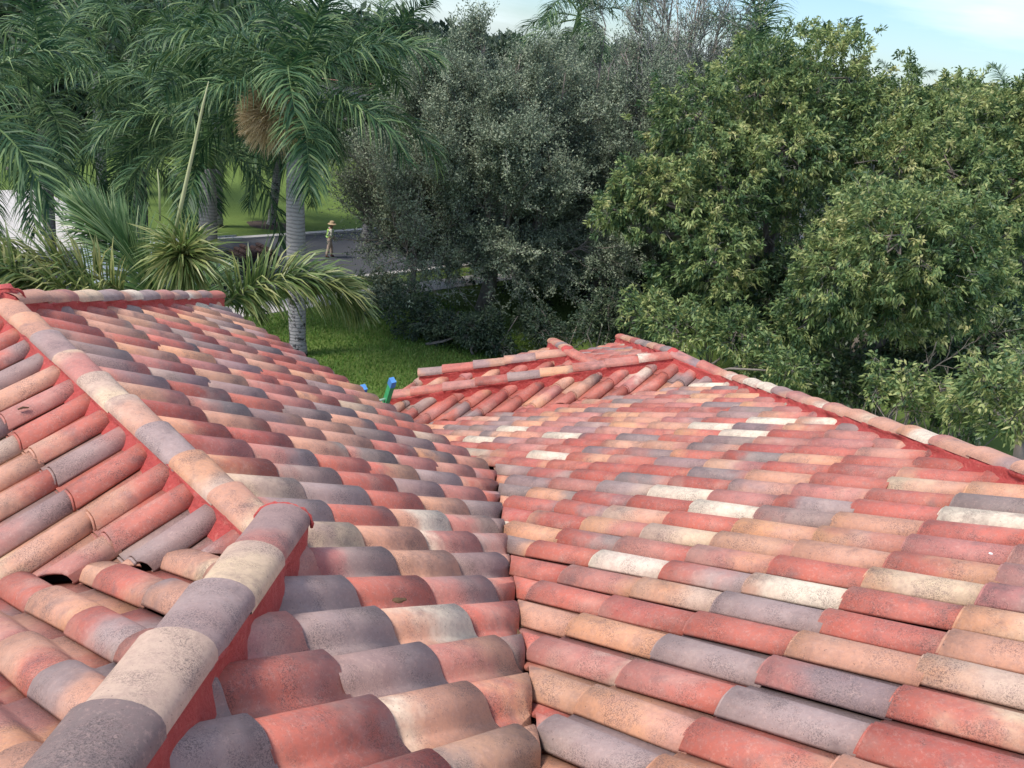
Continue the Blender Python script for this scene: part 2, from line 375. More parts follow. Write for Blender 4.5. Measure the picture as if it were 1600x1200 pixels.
def caprow(p0, p1, a, b, parent, depth=.24, first=0.0, bedlabel=None, seq='', rev=False, exp=.385, start_ext=0, flare=1.0):
    """row of barrel caps from the high end p0 to the low end p1 on a bed of red mortar; a half width, b height of a cap"""
    p0 = np.asarray(p0, float); p1 = np.asarray(p1, float); L = np.linalg.norm(p1-p0); t = (p1-p0)/L
    side = np.cross(t, [0, 0, 1]); side /= np.linalg.norm(side); up = np.cross(side, t)
    # mortar bed
    mb = MB(); nl = max(2, int(L/.035)); nz = 6
    prof = [(-a*1.02*flare-.012, -depth), (-a*.98*flare-.006, -depth*.6), (-a*.95, -depth*.3), (-a*.93, -depth*.1), (-a*.96, -.004), (-a*.6, b*.55), (0, b*.8), (a*.6, b*.55), (a*.96, -.004), (a*.93, -depth*.1), (a*.95, -depth*.3), (a*.98*flare+.006, -depth*.6), (a*1.02*flare+.012, -depth)]
    k = len(prof); V = []
    sm = rng.normal(0, 1, (nl+1, k)); sm = (sm+np.roll(sm, 1, 0)+np.roll(sm, -1, 0)+np.roll(sm, 2, 0))/3.0
    for i in range(nl+1):
        pp = p0+t*(L*i/nl)
        for jx, (x, z) in enumerate(prof):
            amp = .010 if jx not in (5, 6, 7) else .001
            V.append(pp+side*(x+np.sign(x)*sm[i, jx]*amp)+np.array([0, 0, 1])*(z+sm[i, (jx+3) % k]*amp*.6))
    fs = [(i*k+j, i*k+j+1, (i+1)*k+j+1, (i+1)*k+j) for i in range(nl) for j in range(k-1)]
    fs += [tuple(range(k))[::-1], tuple(nl*k+j for j in range(k))]
    mb.add(V, fs); bed = mb.build('mortar_bed', M_MORTAR, parent, True, bedlabel)
    # caps
    s = first; ns = 12; ncap = 0
    while s < L-.05:
        e = s+exp
        if L-e < .16: e = L+.012
        st = max(-start_ext, s-.03)
        C = Cols(); ca, cb = tile_colours(.3)
        ci = int(round((L-e)/exp)) if rev else ncap
        if ci < len(seq): ca, cb = [np.clip(CAPC[x]*(1+rng.normal(0, .04)), 0, .85) for x in seq[ci]]
        ncap += 1; rot = rng.random(); rows = []; prs = []
        jy = rng.normal(0, .003); jz = rng.normal(0, .0015)
        for kk, (fr, sc, lift, dz) in enumerate([(0, .95, -.006, 0), (.35, .97, -.002, 0), (.7, .995, .004, 0), (1, 1.03, .010, 0), (1, 1.03, .010, 0), (1, .90, .004, 0)]):
            pp = p0+t*(st+(e-st)*fr); r = []
            for x in range(ns+1):
                th = math.pi*x/ns; cx, cz = math.cos(th), math.sin(th)**.8
                r.append(pp+side*(-cx*a*sc+jy)+up*(cz*b*sc+lift+jz))
            rows.append(np.array(r)); prs.append(np.stack([np.full(ns+1, fr), np.linspace(0, 1, ns+1), np.full(ns+1, rot)], 1))
        V = np.concatenate(rows); fs = []; n1 = ns+1
        for r in (0, 1, 2, 4):
            fs += [(r*n1+x, (r+1)*n1+x, (r+1)*n1+x+1, r*n1+x+1) for x in range(ns)]
        # lower edges get thickness
        n0 = len(V); ex = []
        for sx_, xi in ((1, 0), (-1, ns)):
            ed = [rows[r][xi] for r in range(4)]
            ex += ed+[p+side*sx_*.014-np.array([0, 0, .004]) for p in ed]
        V = np.concatenate([V, np.array(ex)])
        for g in (0, 8): fs += [(n0+g+r, n0+g+r+1, n0+g+4+r+1, n0+g+4+r) for r in range(3)]
        pr = np.concatenate(prs+[np.tile([.5, 0, rot], (16, 1))])
        C.add(V, fs, ca, cb, pr)
        V = C.v[0]; cols_mesh(C, 'cap_tile', bed)
        s = e
    return bed

def blob(mb, c, r, n=10, seed=0):
    """small lump of mortar"""
    rs = np.random.default_rng(seed); V = [np.asarray(c)+[0, 0, r[2]]]; m = 6
    for i in range(1, m):
        for k in range(n):
            th = math.pi*i/m; ph = 2*math.pi*k/n; e = 1+rs.normal(0, .06)
            V.append(np.asarray(c)+np.array([r[0]*math.sin(th)*math.cos(ph), r[1]*math.sin(th)*math.sin(ph), r[2]*math.cos(th)])*e)
    V.append(np.asarray(c)-[0, 0, r[2]]); fs = [(0, 1+k, 1+(k+1) % n) for k in range(n)]
    for i in range(m-2): fs += [(1+i*n+k, 1+(i+1)*n+k, 1+(i+1)*n+(k+1) % n, 1+i*n+(k+1) % n) for k in range(n)]
    L_ = len(V)-1; fs += [(L_, 1+(m-2)*n+(k+1) % n, 1+(m-2)*n+k) for k in range(n)]
    mb.add(V, fs)
def collar(c, t, a, b, parent, seed=1):
    """ring of mortar where two cap rows meet"""
    t = np.asarray(t, float); t /= np.linalg.norm(t); side = np.cross(t, [0, 0, 1]); side /= np.linalg.norm(side); up = np.cross(side, t)
    rs = np.random.default_rng(seed); pts = [np.asarray(c)+side*(-math.cos(th)*a)+up*(math.sin(th)**.8*b if 0 < th < math.pi else 0)+rs.normal(0, .002, 3) for th in np.linspace(0, math.pi, 22)]
    mb = MB(); mb.tube(pts, [.005+rs.random()*.005 for _ in pts], 7); return mb.build('mortar_collar', M_MORTAR, parent, True)

house = empty('tiled_house', (0, 0, 0), 'stucco house under the blended red clay tile roof the view is taken from', 'house')
WA, WB, WC = .2327, .2225, .2105
# upper slope left of the valley and its continuation over the wing (water runs U)
slope('U', -1.26, WA, 1.355, 1.247, [(-1, 1, .542-.02)][:1], [], (-2.5, 4.3), (-3, 8.6), house)
slope('U', -1.26, WA, 1.355, 1.247, [(-1, 0, 4.38)], [
    (-3, 2.37, [(1, -1, .85), (1, -1, -.57)][:1]+[(-1, 1, .52)]*0),
], (-2.6, 4.37), (-3, 8.6), house) if False else None
# valley: A keeps u - v < .52 ; B keeps u - v > .56
A_keep = [(-1, 0, 4.33), (-1, 1, .53)]
slope('U', -1.26, WA, 1.355, 1.215, A_keep, [(-3.2, 2.37, [(1, -1, .85)]), (2.37, 5.44, [(1, 0, -1.52)]), (5.44, 9, [(1, -1, 3.92)])], (-2.6, 4.4), (-3.2, 8.5), house, .12,
      key='A', label='slope of pinkish red and mauve barrel tiles left of the valley')
B_keep = [(1, -1, -.555), (-1, 1, 4.24)]
slope('V', -1.486, WB, 2.158, 1.14, [(-1, 1, 4.24), (-1, -1, 12.14), (0, -1, 6.45)], [(-3, 4.5, [(1, -1, -.54)]), (4.5, 12, [(0, 1, -2.2)]*0)], (-2.6, 10), (-2.6, 6.5), house, .8,
      key='B', label='broad slope of orange, peach and grey barrel tiles right of the valley')
slope('-U', -2.527, WC, 3.40, 1.12, [(-1, 0, 1.52), (1, 1, -3.87), (-1, -1, 6.96), (1, 0, 1.3)], [(-5, 20, [])], (-1.3, 1.6), (2.2, 8.4), house, .1,
      key='C', label='slope of pink barrel tiles left of the near ridge')
slope('V', -.907, .228, .818, 2.35, [(-1, 1, -.85), (-1, -1, 3.94), (1, 0, 2.6)], [(-9, 9, [])], (-2.6, 1.7), (-2.6, 6.6), house, .3,
      key='D', label='near slope of large pink tiles at the lower left')
# far side of the wing's hipped end
slope('V', .374, .2225, 0, 8.3, [(-1, 1, -3.92), (1, 1, -6.96), (0, -1, 8.32)], [(-9, 9, [])], (-1.4, 4.4), (5.3, 8.4), house, .3, lod=1)
# east slope behind the long hip
slope('U', .281, .2225, 1, 10.5, [(-1, 0, 10.52), (0, -1, 7.06)], [(-3, 3.95, [(1, -1, -4.24)]), (3.95, 4.67, [(1, 0, -8.19)]), (4.67, 9, [(1, -1, -3.52)])], (2, 10.6), (-2.6, 7.1), house, .5, lod=1)
# small hipped wings at the far end
slope('-U', -6.545, .222, 4.6, 8.19-.388*.75, [(-1, 0, 8.19), (1, 1, -12.14), (-1, -1, 12.86), (1, 0, -5.72)], [(-9, 9, [])], (5.7, 8.2), (3.9, 7.1), house, .5)
slope('V', -1.186, .2225, 8.0, 7.03, [(1, 1, -12.86), (-1, 1, 3.52), (0, -1, 7.06)], [(-9, 12, [])], (5.7, 10.7), (4.5, 7.1), house, .8)
slope('-U', -6.616, .222, 5.5, 7.67-.388*.5, [(-1, 0, 7.67), (1, 1, -13.0), (-1, -1, 13.48), (0, -1, 7.06)], [(-9, 9, [])], (5.9, 7.7), (5.3, 7.1), house, .5)
slope('V', -.999, .2225, 7.3, 7.03, [(1, 1, -13.48), (-1, 1, 1.86), (0, -1, 7.06)], [(-9, 12, [])], (6.2, 9), (5.7, 7.1), house, .6)
slope('U', -.224, .2225, 6.4, 7.9, [(-1, 1, 2.34), (0, -1, 7.06), (-1, 0, 9.3)], [(-9, 5.81, [(1, 0, -7.67)]), (5.81, 12, [(1, -1, -1.86)])], (7.6, 9.3), (5.3, 7.1), house, .6, lod=1)
# decks
deck([(1.52, 2.37), (4.34, -.0+3.80), (4.34, 8.26), (1.52, 5.44)], 'U', -1.26, WA, house)
deck([(1.52, 2.37), (-2.6, -1.75), (-2.6, -3.14), (4.34, 3.80)], 'U', -1.26, WA, house)
deck([(-2.6, -3.14), (1.7, -2.54), (8.19, 3.95), (5.75, 6.39), (4.36, 6.4), (4.36, 3.82)], 'V', -1.486, WB, house)
deck([(1.52, 2.37), (1.52, 5.44), (-1.3, 8.26), (-1.3, 5.19)], '-U', -2.527, WC, house)
deck([(1.52, 2.37), (-2.6, 6.48), (-2.6, -1.75)], 'V', -.907, .228, house)
deck([(1.52, 5.44), (4.38, 8.3), (-1.34, 8.3)], 'V', .374, .2225, house)
deck([(1.7, -2.54), (8.19, 3.95), (8.19, 4.67), (10.5, 6.98), (10.5, -2.54)], 'U', .281, .2225, house)
deck([(8.19, 3.95), (8.19, 4.67), (5.81, 7.05), (5.75, 6.39)], '-U', -6.545, .222, house)
deck([(8.19, 4.67), (10.57, 7.05), (5.81, 7.05)], 'V', -1.186, .2225, house)
deck([(7.67, 5.33), (7.67, 5.81), (6.43, 7.05), (5.95, 7.05)], '-U', -6.616, .222, house)
deck([(7.67, 5.81), (8.91, 7.05), (6.43, 7.05)], 'V', -.999, .2225, house)
# valley flashing
mb = MB()
va = [W3(-2.3+t, -2.3+t-.542, -1.26-SL*(-2.3+t)-.1) for t in (0, 6.65)]
sd_ = np.array([1, 0, 0.])
mb.add([va[0]-sd_*.09+[0, 0, .02], va[1]-sd_*.09+[0, 0, .02], va[0], va[1], va[0]+sd_*.09+[0, 0, .02], va[1]+sd_*.09+[0, 0, .02]], [(0, 2, 3, 1), (2, 4, 5, 3)])
mb.build('valley_flashing', M_VALLEY, house)
# ridges and hips
Z1 = -1.893
caprow(W3(1.52, 2.40, Z1-.004), W3(1.52, 5.46, Z1-.004), .083, .05, house, depth=.16, flare=1.45, first=.054, exp=.335, seq=['YP', 'BK', 'GG', 'PB', 'YB', 'OY', 'MG', 'PK', 'PP'])                       # H1
hz = lambda u, k: -1.26-SL*u
caprow(W3(-2.5, -1.65, -1.26+SL*2.5+.07), W3(1.555, 2.405, -1.26-SL*1.555+.07), .10, .07, house, depth=.26, first=.087, exp=.36, rev=True, seq=['OM', 'YB', 'MG', 'BB', 'DD', 'OM', 'BK'])           # H2
caprow(W3(1.50, 5.42, Z1+.035), W3(4.42, 8.34, -1.26-SL*4.42+.035), .095, .065, house, depth=.2, seq=['PP', 'PO', 'KY', 'GM', 'PC', 'MG', 'PO', 'PM', 'CP', 'MP'])     # R1
caprow(W3(1.50, 5.46, Z1+.035), W3(-1.36, 8.32, Z1+.035-SL*2.86), .095, .065, house, depth=.2)                       # other hip
k3 = 4.24
caprow(W3(1.6, 1.6-k3, -1.486-SL*(1.6-k3)+.03), W3(8.17, 8.17-k3, -1.486-SL*(8.17-k3)+.03), .10, .06, house, depth=.2, flare=1.3, first=.10, rev=True, seq=['CP', 'PR', 'OC', 'CC', 'PM', 'PO', 'CP', 'PO', 'YP', 'PM', 'CK', 'PO', 'MP', 'KP', 'PC'])   # R2
zr = -3.132
caprow(W3(8.19, 3.95, zr+.03), W3(8.19, 4.69, zr+.03), .095, .06, house, depth=.2)
caprow(W3(8.17, 4.70, zr+.03), W3(5.88, 6.99, zr+.03-SL*2.29), .095, .06, house, depth=.2, first=.02)
caprow(W3(8.22, 4.70, zr+.04), W3(10.58, 7.06, zr+.04-SL*2.36), .095, .06, house, depth=.18)
z3 = -3.42
caprow(W3(7.67, 5.30, z3+.03), W3(7.67, 5.83, z3+.03), .09, .06, house, depth=.18, exp=.6)
caprow(W3(7.66, 5.84, z3+.03), W3(6.42, 7.08, z3+.03-SL*1.24), .095, .06, house, depth=.18)
caprow(W3(7.70, 5.84, z3+.04), W3(8.94, 7.08, z3+.04-SL*1.24), .095, .06, house, depth=.18)
collar(W3(1.545, 2.36, Z1+.0), (-q, q, 0), .088, .055, house)
collar(W3(1.555, 2.405, -1.26-SL*1.555+.066), (0, 1, -.29), .108, .082, house, 2)
collar(W3(1.52, 5.43, Z1+.03), (-q, q, 0), .10, .078, house, 3)
for c_, s_ in ((W3(1.555, 2.42, -1.26-SL*1.555-.01), 3), (W3(1.52, 5.50, Z1+.03), 4), (W3(8.19, 4.70, zr+.03), 5), (W3(7.67, 5.84, z3+.03), 6), (W3(8.19, 3.95, zr+.02), 8)):
    mb = MB(); blob(mb, c_, (.095, .095, .085), 12, s_); mb.build('mortar_patch', M_MORTAR, house, True)
# walls, fascia and windows below the eaves
def wallbox(u0_, u1_, v0_, v1_, top, name='wall'):
    mb = MB(); P = [(u0_, v0_), (u1_, v0_), (u1_, v1_), (u0_, v1_)]
    mb.add([G3(u, v, 0) for u, v in P]+[W3(u, v, top) for u, v in P], [(0, 1, 5, 4), (1, 2, 6, 5), (2, 3, 7, 6), (3, 0, 4, 7), (4, 5, 6, 7), (3, 2, 1, 0)])
    return mb.build(name, M_STUCCO, house)
wallbox(-.9, 3.95, -2.4, 7.85, -3.42); wallbox(-2.4, 10.0, -8, 5.95, -4.5); wallbox(6.25, 10.05, 4, 6.6, -4.55)
mb = MB()
for a_, b_, z_ in (((4.22, 3.95), (4.22, 8.15), -3.30), ((-1.2, 8.14), (4.22, 8.14), -3.30), ((-1.18, 5.3), (-1.18, 8.14), -3.30), ((6.0, 6.9), (10.4, 6.9), -4.36), ((10.38, -2.4), (10.38, 6.9), -4.36)):
    p, r = W3(*a_, z_), W3(*b_, z_); d = r-p; L_ = np.linalg.norm(d); an = math.atan2(d[1], d[0])
    mb.box((p+r)/2, (L_, .03, .2), Matrix.Rotation(an, 3, 'Z'))
mb.build('fascia_board', M_WHITE, house)
for (u, v, z) in ((4.0, 5.0, -6.4), (4.0, 7.0, -6.4), (7.4, 6.65, -7), (9.2, 6.65, -7), (1.2, 7.9, -6.4), (4.0, 6.2, -9.3)):
    onU = abs(u-4.0) < .01; mb = MB(); M_ = Matrix.Rotation(R(45 if not onU else 135), 3, 'Z')
    M_ = Matrix.Rotation(math.atan2(q, q) if not onU else math.atan2(q, -q), 3, 'Z')
    c0 = W3(u, v, z); mb.box(c0, (1.3, .08, 1.4), M_); fr = mb.build('window', M_WHITE, house); g = MB()
    off_ = np.array([q, q, 0])*.03 if onU else np.array([-q, q, 0])*.03
    g.box(c0+off_, (1.14, .06, 1.24), M_); g.build('pane', M_GLASS, fr)

# ------------------------------------------------------------------ ground, road, pavement
def grass_material():
    mt, t, b = newmat('grass'); c = N(t, 'ShaderNodeTexCoord')
    def noise(sc, det=5, r=.6):
        n = N(t, 'ShaderNodeTexNoise'); n.inputs['Scale'].default_value = sc; n.inputs['Detail'].default_value = det; n.inputs['Roughness'].default_value = r
        t.links.new(c.outputs['Object'], n.inputs['Vector']); return n.outputs['Fac']
    col = mixc(t, noise(.35), (.12, .19, .045), (.22, .31, .085))
    col = mixc(t, noise(6, 8, .75), mixc(t, .5, col, (.02, .045, .008)), col)
    mr = N(t, 'ShaderNodeMapRange'); mr.inputs['From Min'].default_value = .58; mr.inputs['From Max'].default_value = .72; t.links.new(noise(1.3, 4), mr.inputs['Value'])
    col = mixc(t, math_(t, 'MULTIPLY', mr.outputs[0], .35), col, (.19, .21, .05))
    t.links.new(col, b.inputs['Base Color']); b.inputs['Roughness'].default_value = .9; b.inputs['Specular IOR Level'].default_value = .1
    bp = N(t, 'ShaderNodeBump'); bp.inputs['Strength'].default_value = 1; bp.inputs['Distance'].default_value = .08
    t.links.new(noise(22, 6, .7), bp.inputs['Height']); t.links.new(bp.outputs[0], b.inputs['Normal'])
    return mt
M_GRASS = grass_material()
mb = MB(); n = 24; X = np.linspace(-900, 900, n)
mb.add([(x, y, 0) for y in X for x in X], [(j*n+i, j*n+i+1, (j+1)*n+i+1, (j+1)*n+i) for j in range(n-1) for i in range(n-1)])
mb.build('ground', M_GRASS, kind='structure')
def strip(name, u0_, u1_, v0_, v1_, z, mat, **k):
    mb = MB(); mb.add([G3(u0_, v0_, z), G3(u1_, v0_, z), G3(u1_, v1_, z), G3(u0_, v1_, z)], [(0, 1, 2, 3)]); return mb.build(name, mat, kind='structure')
def slab(name, u0_, u1_, v0_, v1_, z0, z1, mat):
    mb = MB(); P = [(u0_, v0_), (u1_, v0_), (u1_, v1_), (u0_, v1_)]
    mb.add([G3(u, v, z0) for u, v in P]+[G3(u, v, z1) for u, v in P], [(0, 1, 5, 4), (1, 2, 6, 5), (2, 3, 7, 6), (3, 0, 4, 7), (4, 5, 6, 7)]); return mb.build(name, mat, kind='structure')
strip('road', -200, 300, 29.8, 37.0, .004, M_ASPH)
slab('kerb', -200, 9.3, 37.0, 37.35, -.05, .1, M_KERB); slab('kerb', 16.1, 300, 37.0, 37.35, -.05, .1, M_KERB)
slab('kerb', -200, 7.0, 29.45, 29.8, -.05, .1, M_KERB); slab('kerb', 14.2, 300, 29.45, 29.8, -.05, .1, M_KERB)
slab('pavement', -200, 7.0, 26.9, 28.15, -.05, .03, M_CONC); slab('pavement', 14.2, 300, 26.9, 28.15, -.05, .03, M_CONC)
slab('driveway', 7.2, 14.0, 9, 29.7, -.05, .035, M_CONC); slab('driveway', 9.5, 15.9, 37.1, 49, -.05, .035, M_CONC)
# mulch ring
mb = MB(); c = G3(23.9, 39.3, 0); k = 28
mb.add([c+[0, 0, .10]]+[c+np.array([math.cos(2*math.pi*i/k)*1.25*(1+.06*math.sin(5*i)), math.sin(2*math.pi*i/k)*1.0*(1+.05*math.cos(7*i)), .012]) for i in range(k)], [(0, 1+i, 1+(i+1) % k) for i in range(k)])
mb.build('mulch_bed', M_MULCH, kind='structure')
# short grass blades on the near lawn
n = 90000
uu = rng.uniform(6, 24, n); vv = rng.uniform(12, 29.2, n); ok = ((vv < 26.8) | (vv > 28.2)) & ~((uu > 7.1) & (uu < 14.1) & (vv > 9)); uu = uu[ok]; vv = vv[ok]; n = len(uu)
P = np.stack([(uu-vv)*q, (uu+vv)*q, np.zeros(n)], 1); an = rng.uniform(0, 6.28, n); wd = rng.uniform(.012, .03, n); hh = rng.uniform(.05, .13, n)
s_ = np.stack([np.cos(an), np.sin(an), np.zeros(n)], 1)*wd[:, None]; tip = np.stack([rng.normal(0, .03, n), rng.normal(0, .03, n), hh], 1)
M_BLADE = leafmat('grass_blade', [(.07, .15, .025), (.14, .27, .045), (.25, .32, .09)], .3)
quads_mesh('lawn_grass', np.stack([P-s_, P+s_, P+tip], 1), 3, M_BLADE, tint=rng.random(n), label='short green lawn grass between house and pavement', kind='stuff')

# ------------------------------------------------------------------ palms
M_ROYAL = leafmat('royal_frond', [(.014, .052, .024), (.050, .118, .046), (.22, .31, .12)], .25, .5, .3)
M_NEARP = leafmat('spindle_frond', [(.05, .11, .03), (.15, .22, .06), (.37, .37, .14)], .25, .42, .45)
M_NEARG = leafmat('green_plume_frond', [(.045, .115, .04), (.12, .215, .075), (.28, .36, .16)], .25, .4, .45)
M_DRY = leafmat('dry_spray', [(.34, .24, .13), (.55, .42, .24), (.74, .60, .38)], .15, .8, .1)
M_RACH = simple('rachis', (.13, .17, .05), .5, .2, 4)
M_SHAFT = simple('crownshaft', (.07, .13, .04), .35, .2, 2)
def palm_trunk_mat():
    mt, t, b = newmat('ringed_palm_trunk'); c = N(t, 'ShaderNodeTexCoord'); s = N(t, 'ShaderNodeSeparateXYZ'); t.links.new(c.outputs['Object'], s.inputs[0])
    n = N(t, 'ShaderNodeTexNoise'); n.inputs['Scale'].default_value = 2.5; n.inputs['Detail'].default_value = 6; t.links.new(c.outputs['Object'], n.inputs['Vector'])
    ph = math_(t, 'ADD', math_(t, 'MULTIPLY', s.outputs[2], 52), math_(t, 'MULTIPLY', n.outputs['Fac'], 10))
    ring = math_(t, 'POWER', math_(t, 'MULTIPLY', math_(t, 'ADD', math_(t, 'SINE', ph), 1), .5), 3)
    base = mixc(t, n.outputs['Fac'], (.19, .18, .175), (.36, .35, .34)); col = mixc(t, math_(t, 'MULTIPLY', ring, .5), base, (.085, .08, .08))
    # dark lichen on the lower stem
    n2 = N(t, 'ShaderNodeTexNoise'); n2.inputs['Scale'].default_value = 5; n2.inputs['Detail'].default_value = 8; n2.inputs['Roughness'].default_value = .7; t.links.new(c.outputs['Object'], n2.inputs['Vector'])
    mr = N(t, 'ShaderNodeMapRange'); mr.inputs['From Min'].default_value = .52; mr.inputs['From Max'].default_value = .58; t.links.new(n2.outputs['Fac'], mr.inputs['Value'])
    lo = N(t, 'ShaderNodeMapRange'); lo.inputs['From Min'].default_value = 4.0; lo.inputs['From Max'].default_value = 2.2; t.links.new(s.outputs[2], lo.inputs['Value'])
    col = mixc(t, math_(t, 'MULTIPLY', mr.outputs[0], lo.outputs[0]), col, (.02, .018, .018))
    t.links.new(col, b.inputs['Base Color']); b.inputs['Roughness'].default_value = .8
    bp = N(t, 'ShaderNodeBump'); bp.inputs['Strength'].default_value = .5; bp.inputs['Distance'].default_value = .02; bp.invert = True
    t.links.new(ring, bp.inputs['Height']); t.links.new(bp.outputs[0], b.inputs['Normal'])
    return mt
M_PTRUNK = palm_trunk_mat()
def unit(a): return a/(np.linalg.norm(a, axis=-1, keepdims=True)+1e-9)
def frond_geo(base, dirv, L, droop, leafL, n, w, seed, fwd=.55, plum=.35, hang=.5, taper=.25, t0=.12, rr=.03, curl=None):
    """returns (leaf quads (K,4,3), tints, rachis points, radii). The frond leaves base along dirv and bends down by droop radians"""
    rs = np.random.default_rng(seed); d = unit(np.asarray(dirv, float)); pts = [np.asarray(base, float)]; dirs = [d]; ns = 26
    el = math.asin(np.clip(d[2], -1, 1)); az = math.atan2(d[1], d[0])
    for i in range(ns):
        t = (i+1)/ns; e = el-droop*t**1.35; a2 = az+(curl or 0)*t*t
        e = max(e, -1.5); dd = np.array([math.cos(e)*math.cos(a2), math.cos(e)*math.sin(a2), math.sin(e)])
        pts.append(pts[-1]+dd*L/ns); dirs.append(dd)
    pts = np.array(pts); dirs = np.array(dirs)
    ts = np.repeat(np.linspace(t0, 1, n), 2); sg = np.tile([-1., 1.], n); ts = np.clip(ts+rs.normal(0, .004, 2*n), 0, 1)
    x = ts*ns; i0 = np.minimum(x.astype(int), ns-1); fr = (x-i0)[:, None]
    P = pts[i0]*(1-fr)+pts[i0+1]*fr; T = unit(dirs[i0]*(1-fr)+dirs[i0+1]*fr)
    Sd = unit(np.cross(T, [0, 0, 1])); Up = np.cross(Sd, T)
    ang = fwd+ts*.5+rs.normal(0, .10, 2*n); lift = rs.uniform(-plum, plum*1.1, 2*n)+.15
    D = unit(Sd*(sg*np.cos(ang)*np.cos(lift))[:, None]+T*np.sin(ang)[:, None]+Up*(np.sin(lift))[:, None])
    ll = leafL*(taper+(1-taper)*np.sin(np.pi*np.clip(ts*.86+.10, 0, 1))**.6)*rs.uniform(.85, 1.1, 2*n)
    segs = 3; cur = P; Dc = D; quads = []; tn = []; base_t = np.clip(rs.normal(.40, .26, 2*n), 0, 1)
    ws = [w*.7, w, w*.72, .004]
    wid = unit(np.cross(D, Up+Sd*rs.normal(0, .6, (2*n, 1))))
    for k in range(segs):
        Dn = unit(Dc+np.array([0, 0, -1])*hang*(.35+.4*k)*rs.uniform(.7, 1.3, (2*n, 1)))
        nx = cur+Dn*(ll/segs)[:, None]
        quads.append(np.stack([cur-wid*ws[k]/2, cur+wid*ws[k]/2, nx+wid*ws[k+1]/2, nx-wid*ws[k+1]/2], 1)); tn.append(np.clip(base_t+k*.1, 0, 1))
        cur = nx; Dc = Dn
    rad = np.linspace(rr, rr*.2, len(pts))
    return np.concatenate(quads), np.concatenate(tn), pts, rad
def frond_obj(name, geo, mat, parent, loc=None, label=None, dt=0):
    Q, T, pts, rad = geo; mb = MB(); mb.tube(pts, rad, 5)
    K = len(Q); V = np.concatenate([Q.reshape(-1, 3), mb.verts()]); F = [tuple(range(4*i, 4*i+4)) for i in range(K)]+[tuple(j+4*K for j in f) for f in mb.f]
    if parent is not None: V = V-np.array(parent_loc(parent))
    me = bpy.data.meshes.new(name); me.from_pydata(V.tolist(), [], F); me.update()
    a = me.attributes.new('tint', 'FLOAT', 'FACE'); a.data.foreach_set('value', np.clip(np.concatenate([T, np.full(len(mb.f), .75)])+dt, 0, 1).astype(np.float32))
    return finish(me, name, mat, parent, False, label)
# templates of royal palm fronds, base at the origin, pointing +X
TEMPL = []
for i, (el, dr) in enumerate([(80, 1.1), (62, 1.5), (45, 1.7), (28, 1.6), (10, 1.5), (-12, 1.3), (-38, .9)]):
    for sdd in range(2):
        g = frond_geo((0, 0, 0), (math.cos(R(el)), 0, math.sin(R(el))), 4.8, dr, 1.36, 84, .050, 10*i+sdd, fwd=.42, plum=.6, hang=.42, rr=.042, curl=.25*(1-2*sdd))
        Q, T, pts, rad = g; mb = MB(); mb.tube(pts, rad, 5); K = len(Q); V = np.concatenate([Q.reshape(-1, 3), mb.verts()])
        F = [tuple(range(4*k, 4*k+4)) for k in range(K)]+[tuple(j+4*K for j in f) for f in mb.f]
        me = bpy.data.meshes.new('frond'); me.from_pydata(V.tolist(), [], F); me.update()
        a = me.attributes.new('tint', 'FLOAT', 'FACE'); a.data.foreach_set('value', np.concatenate([T, np.full(len(mb.f), .8)]).astype(np.float32)); me.materials.append(M_ROYAL)
        TEMPL.append(me)
PG = 'royal palms standing along the street'
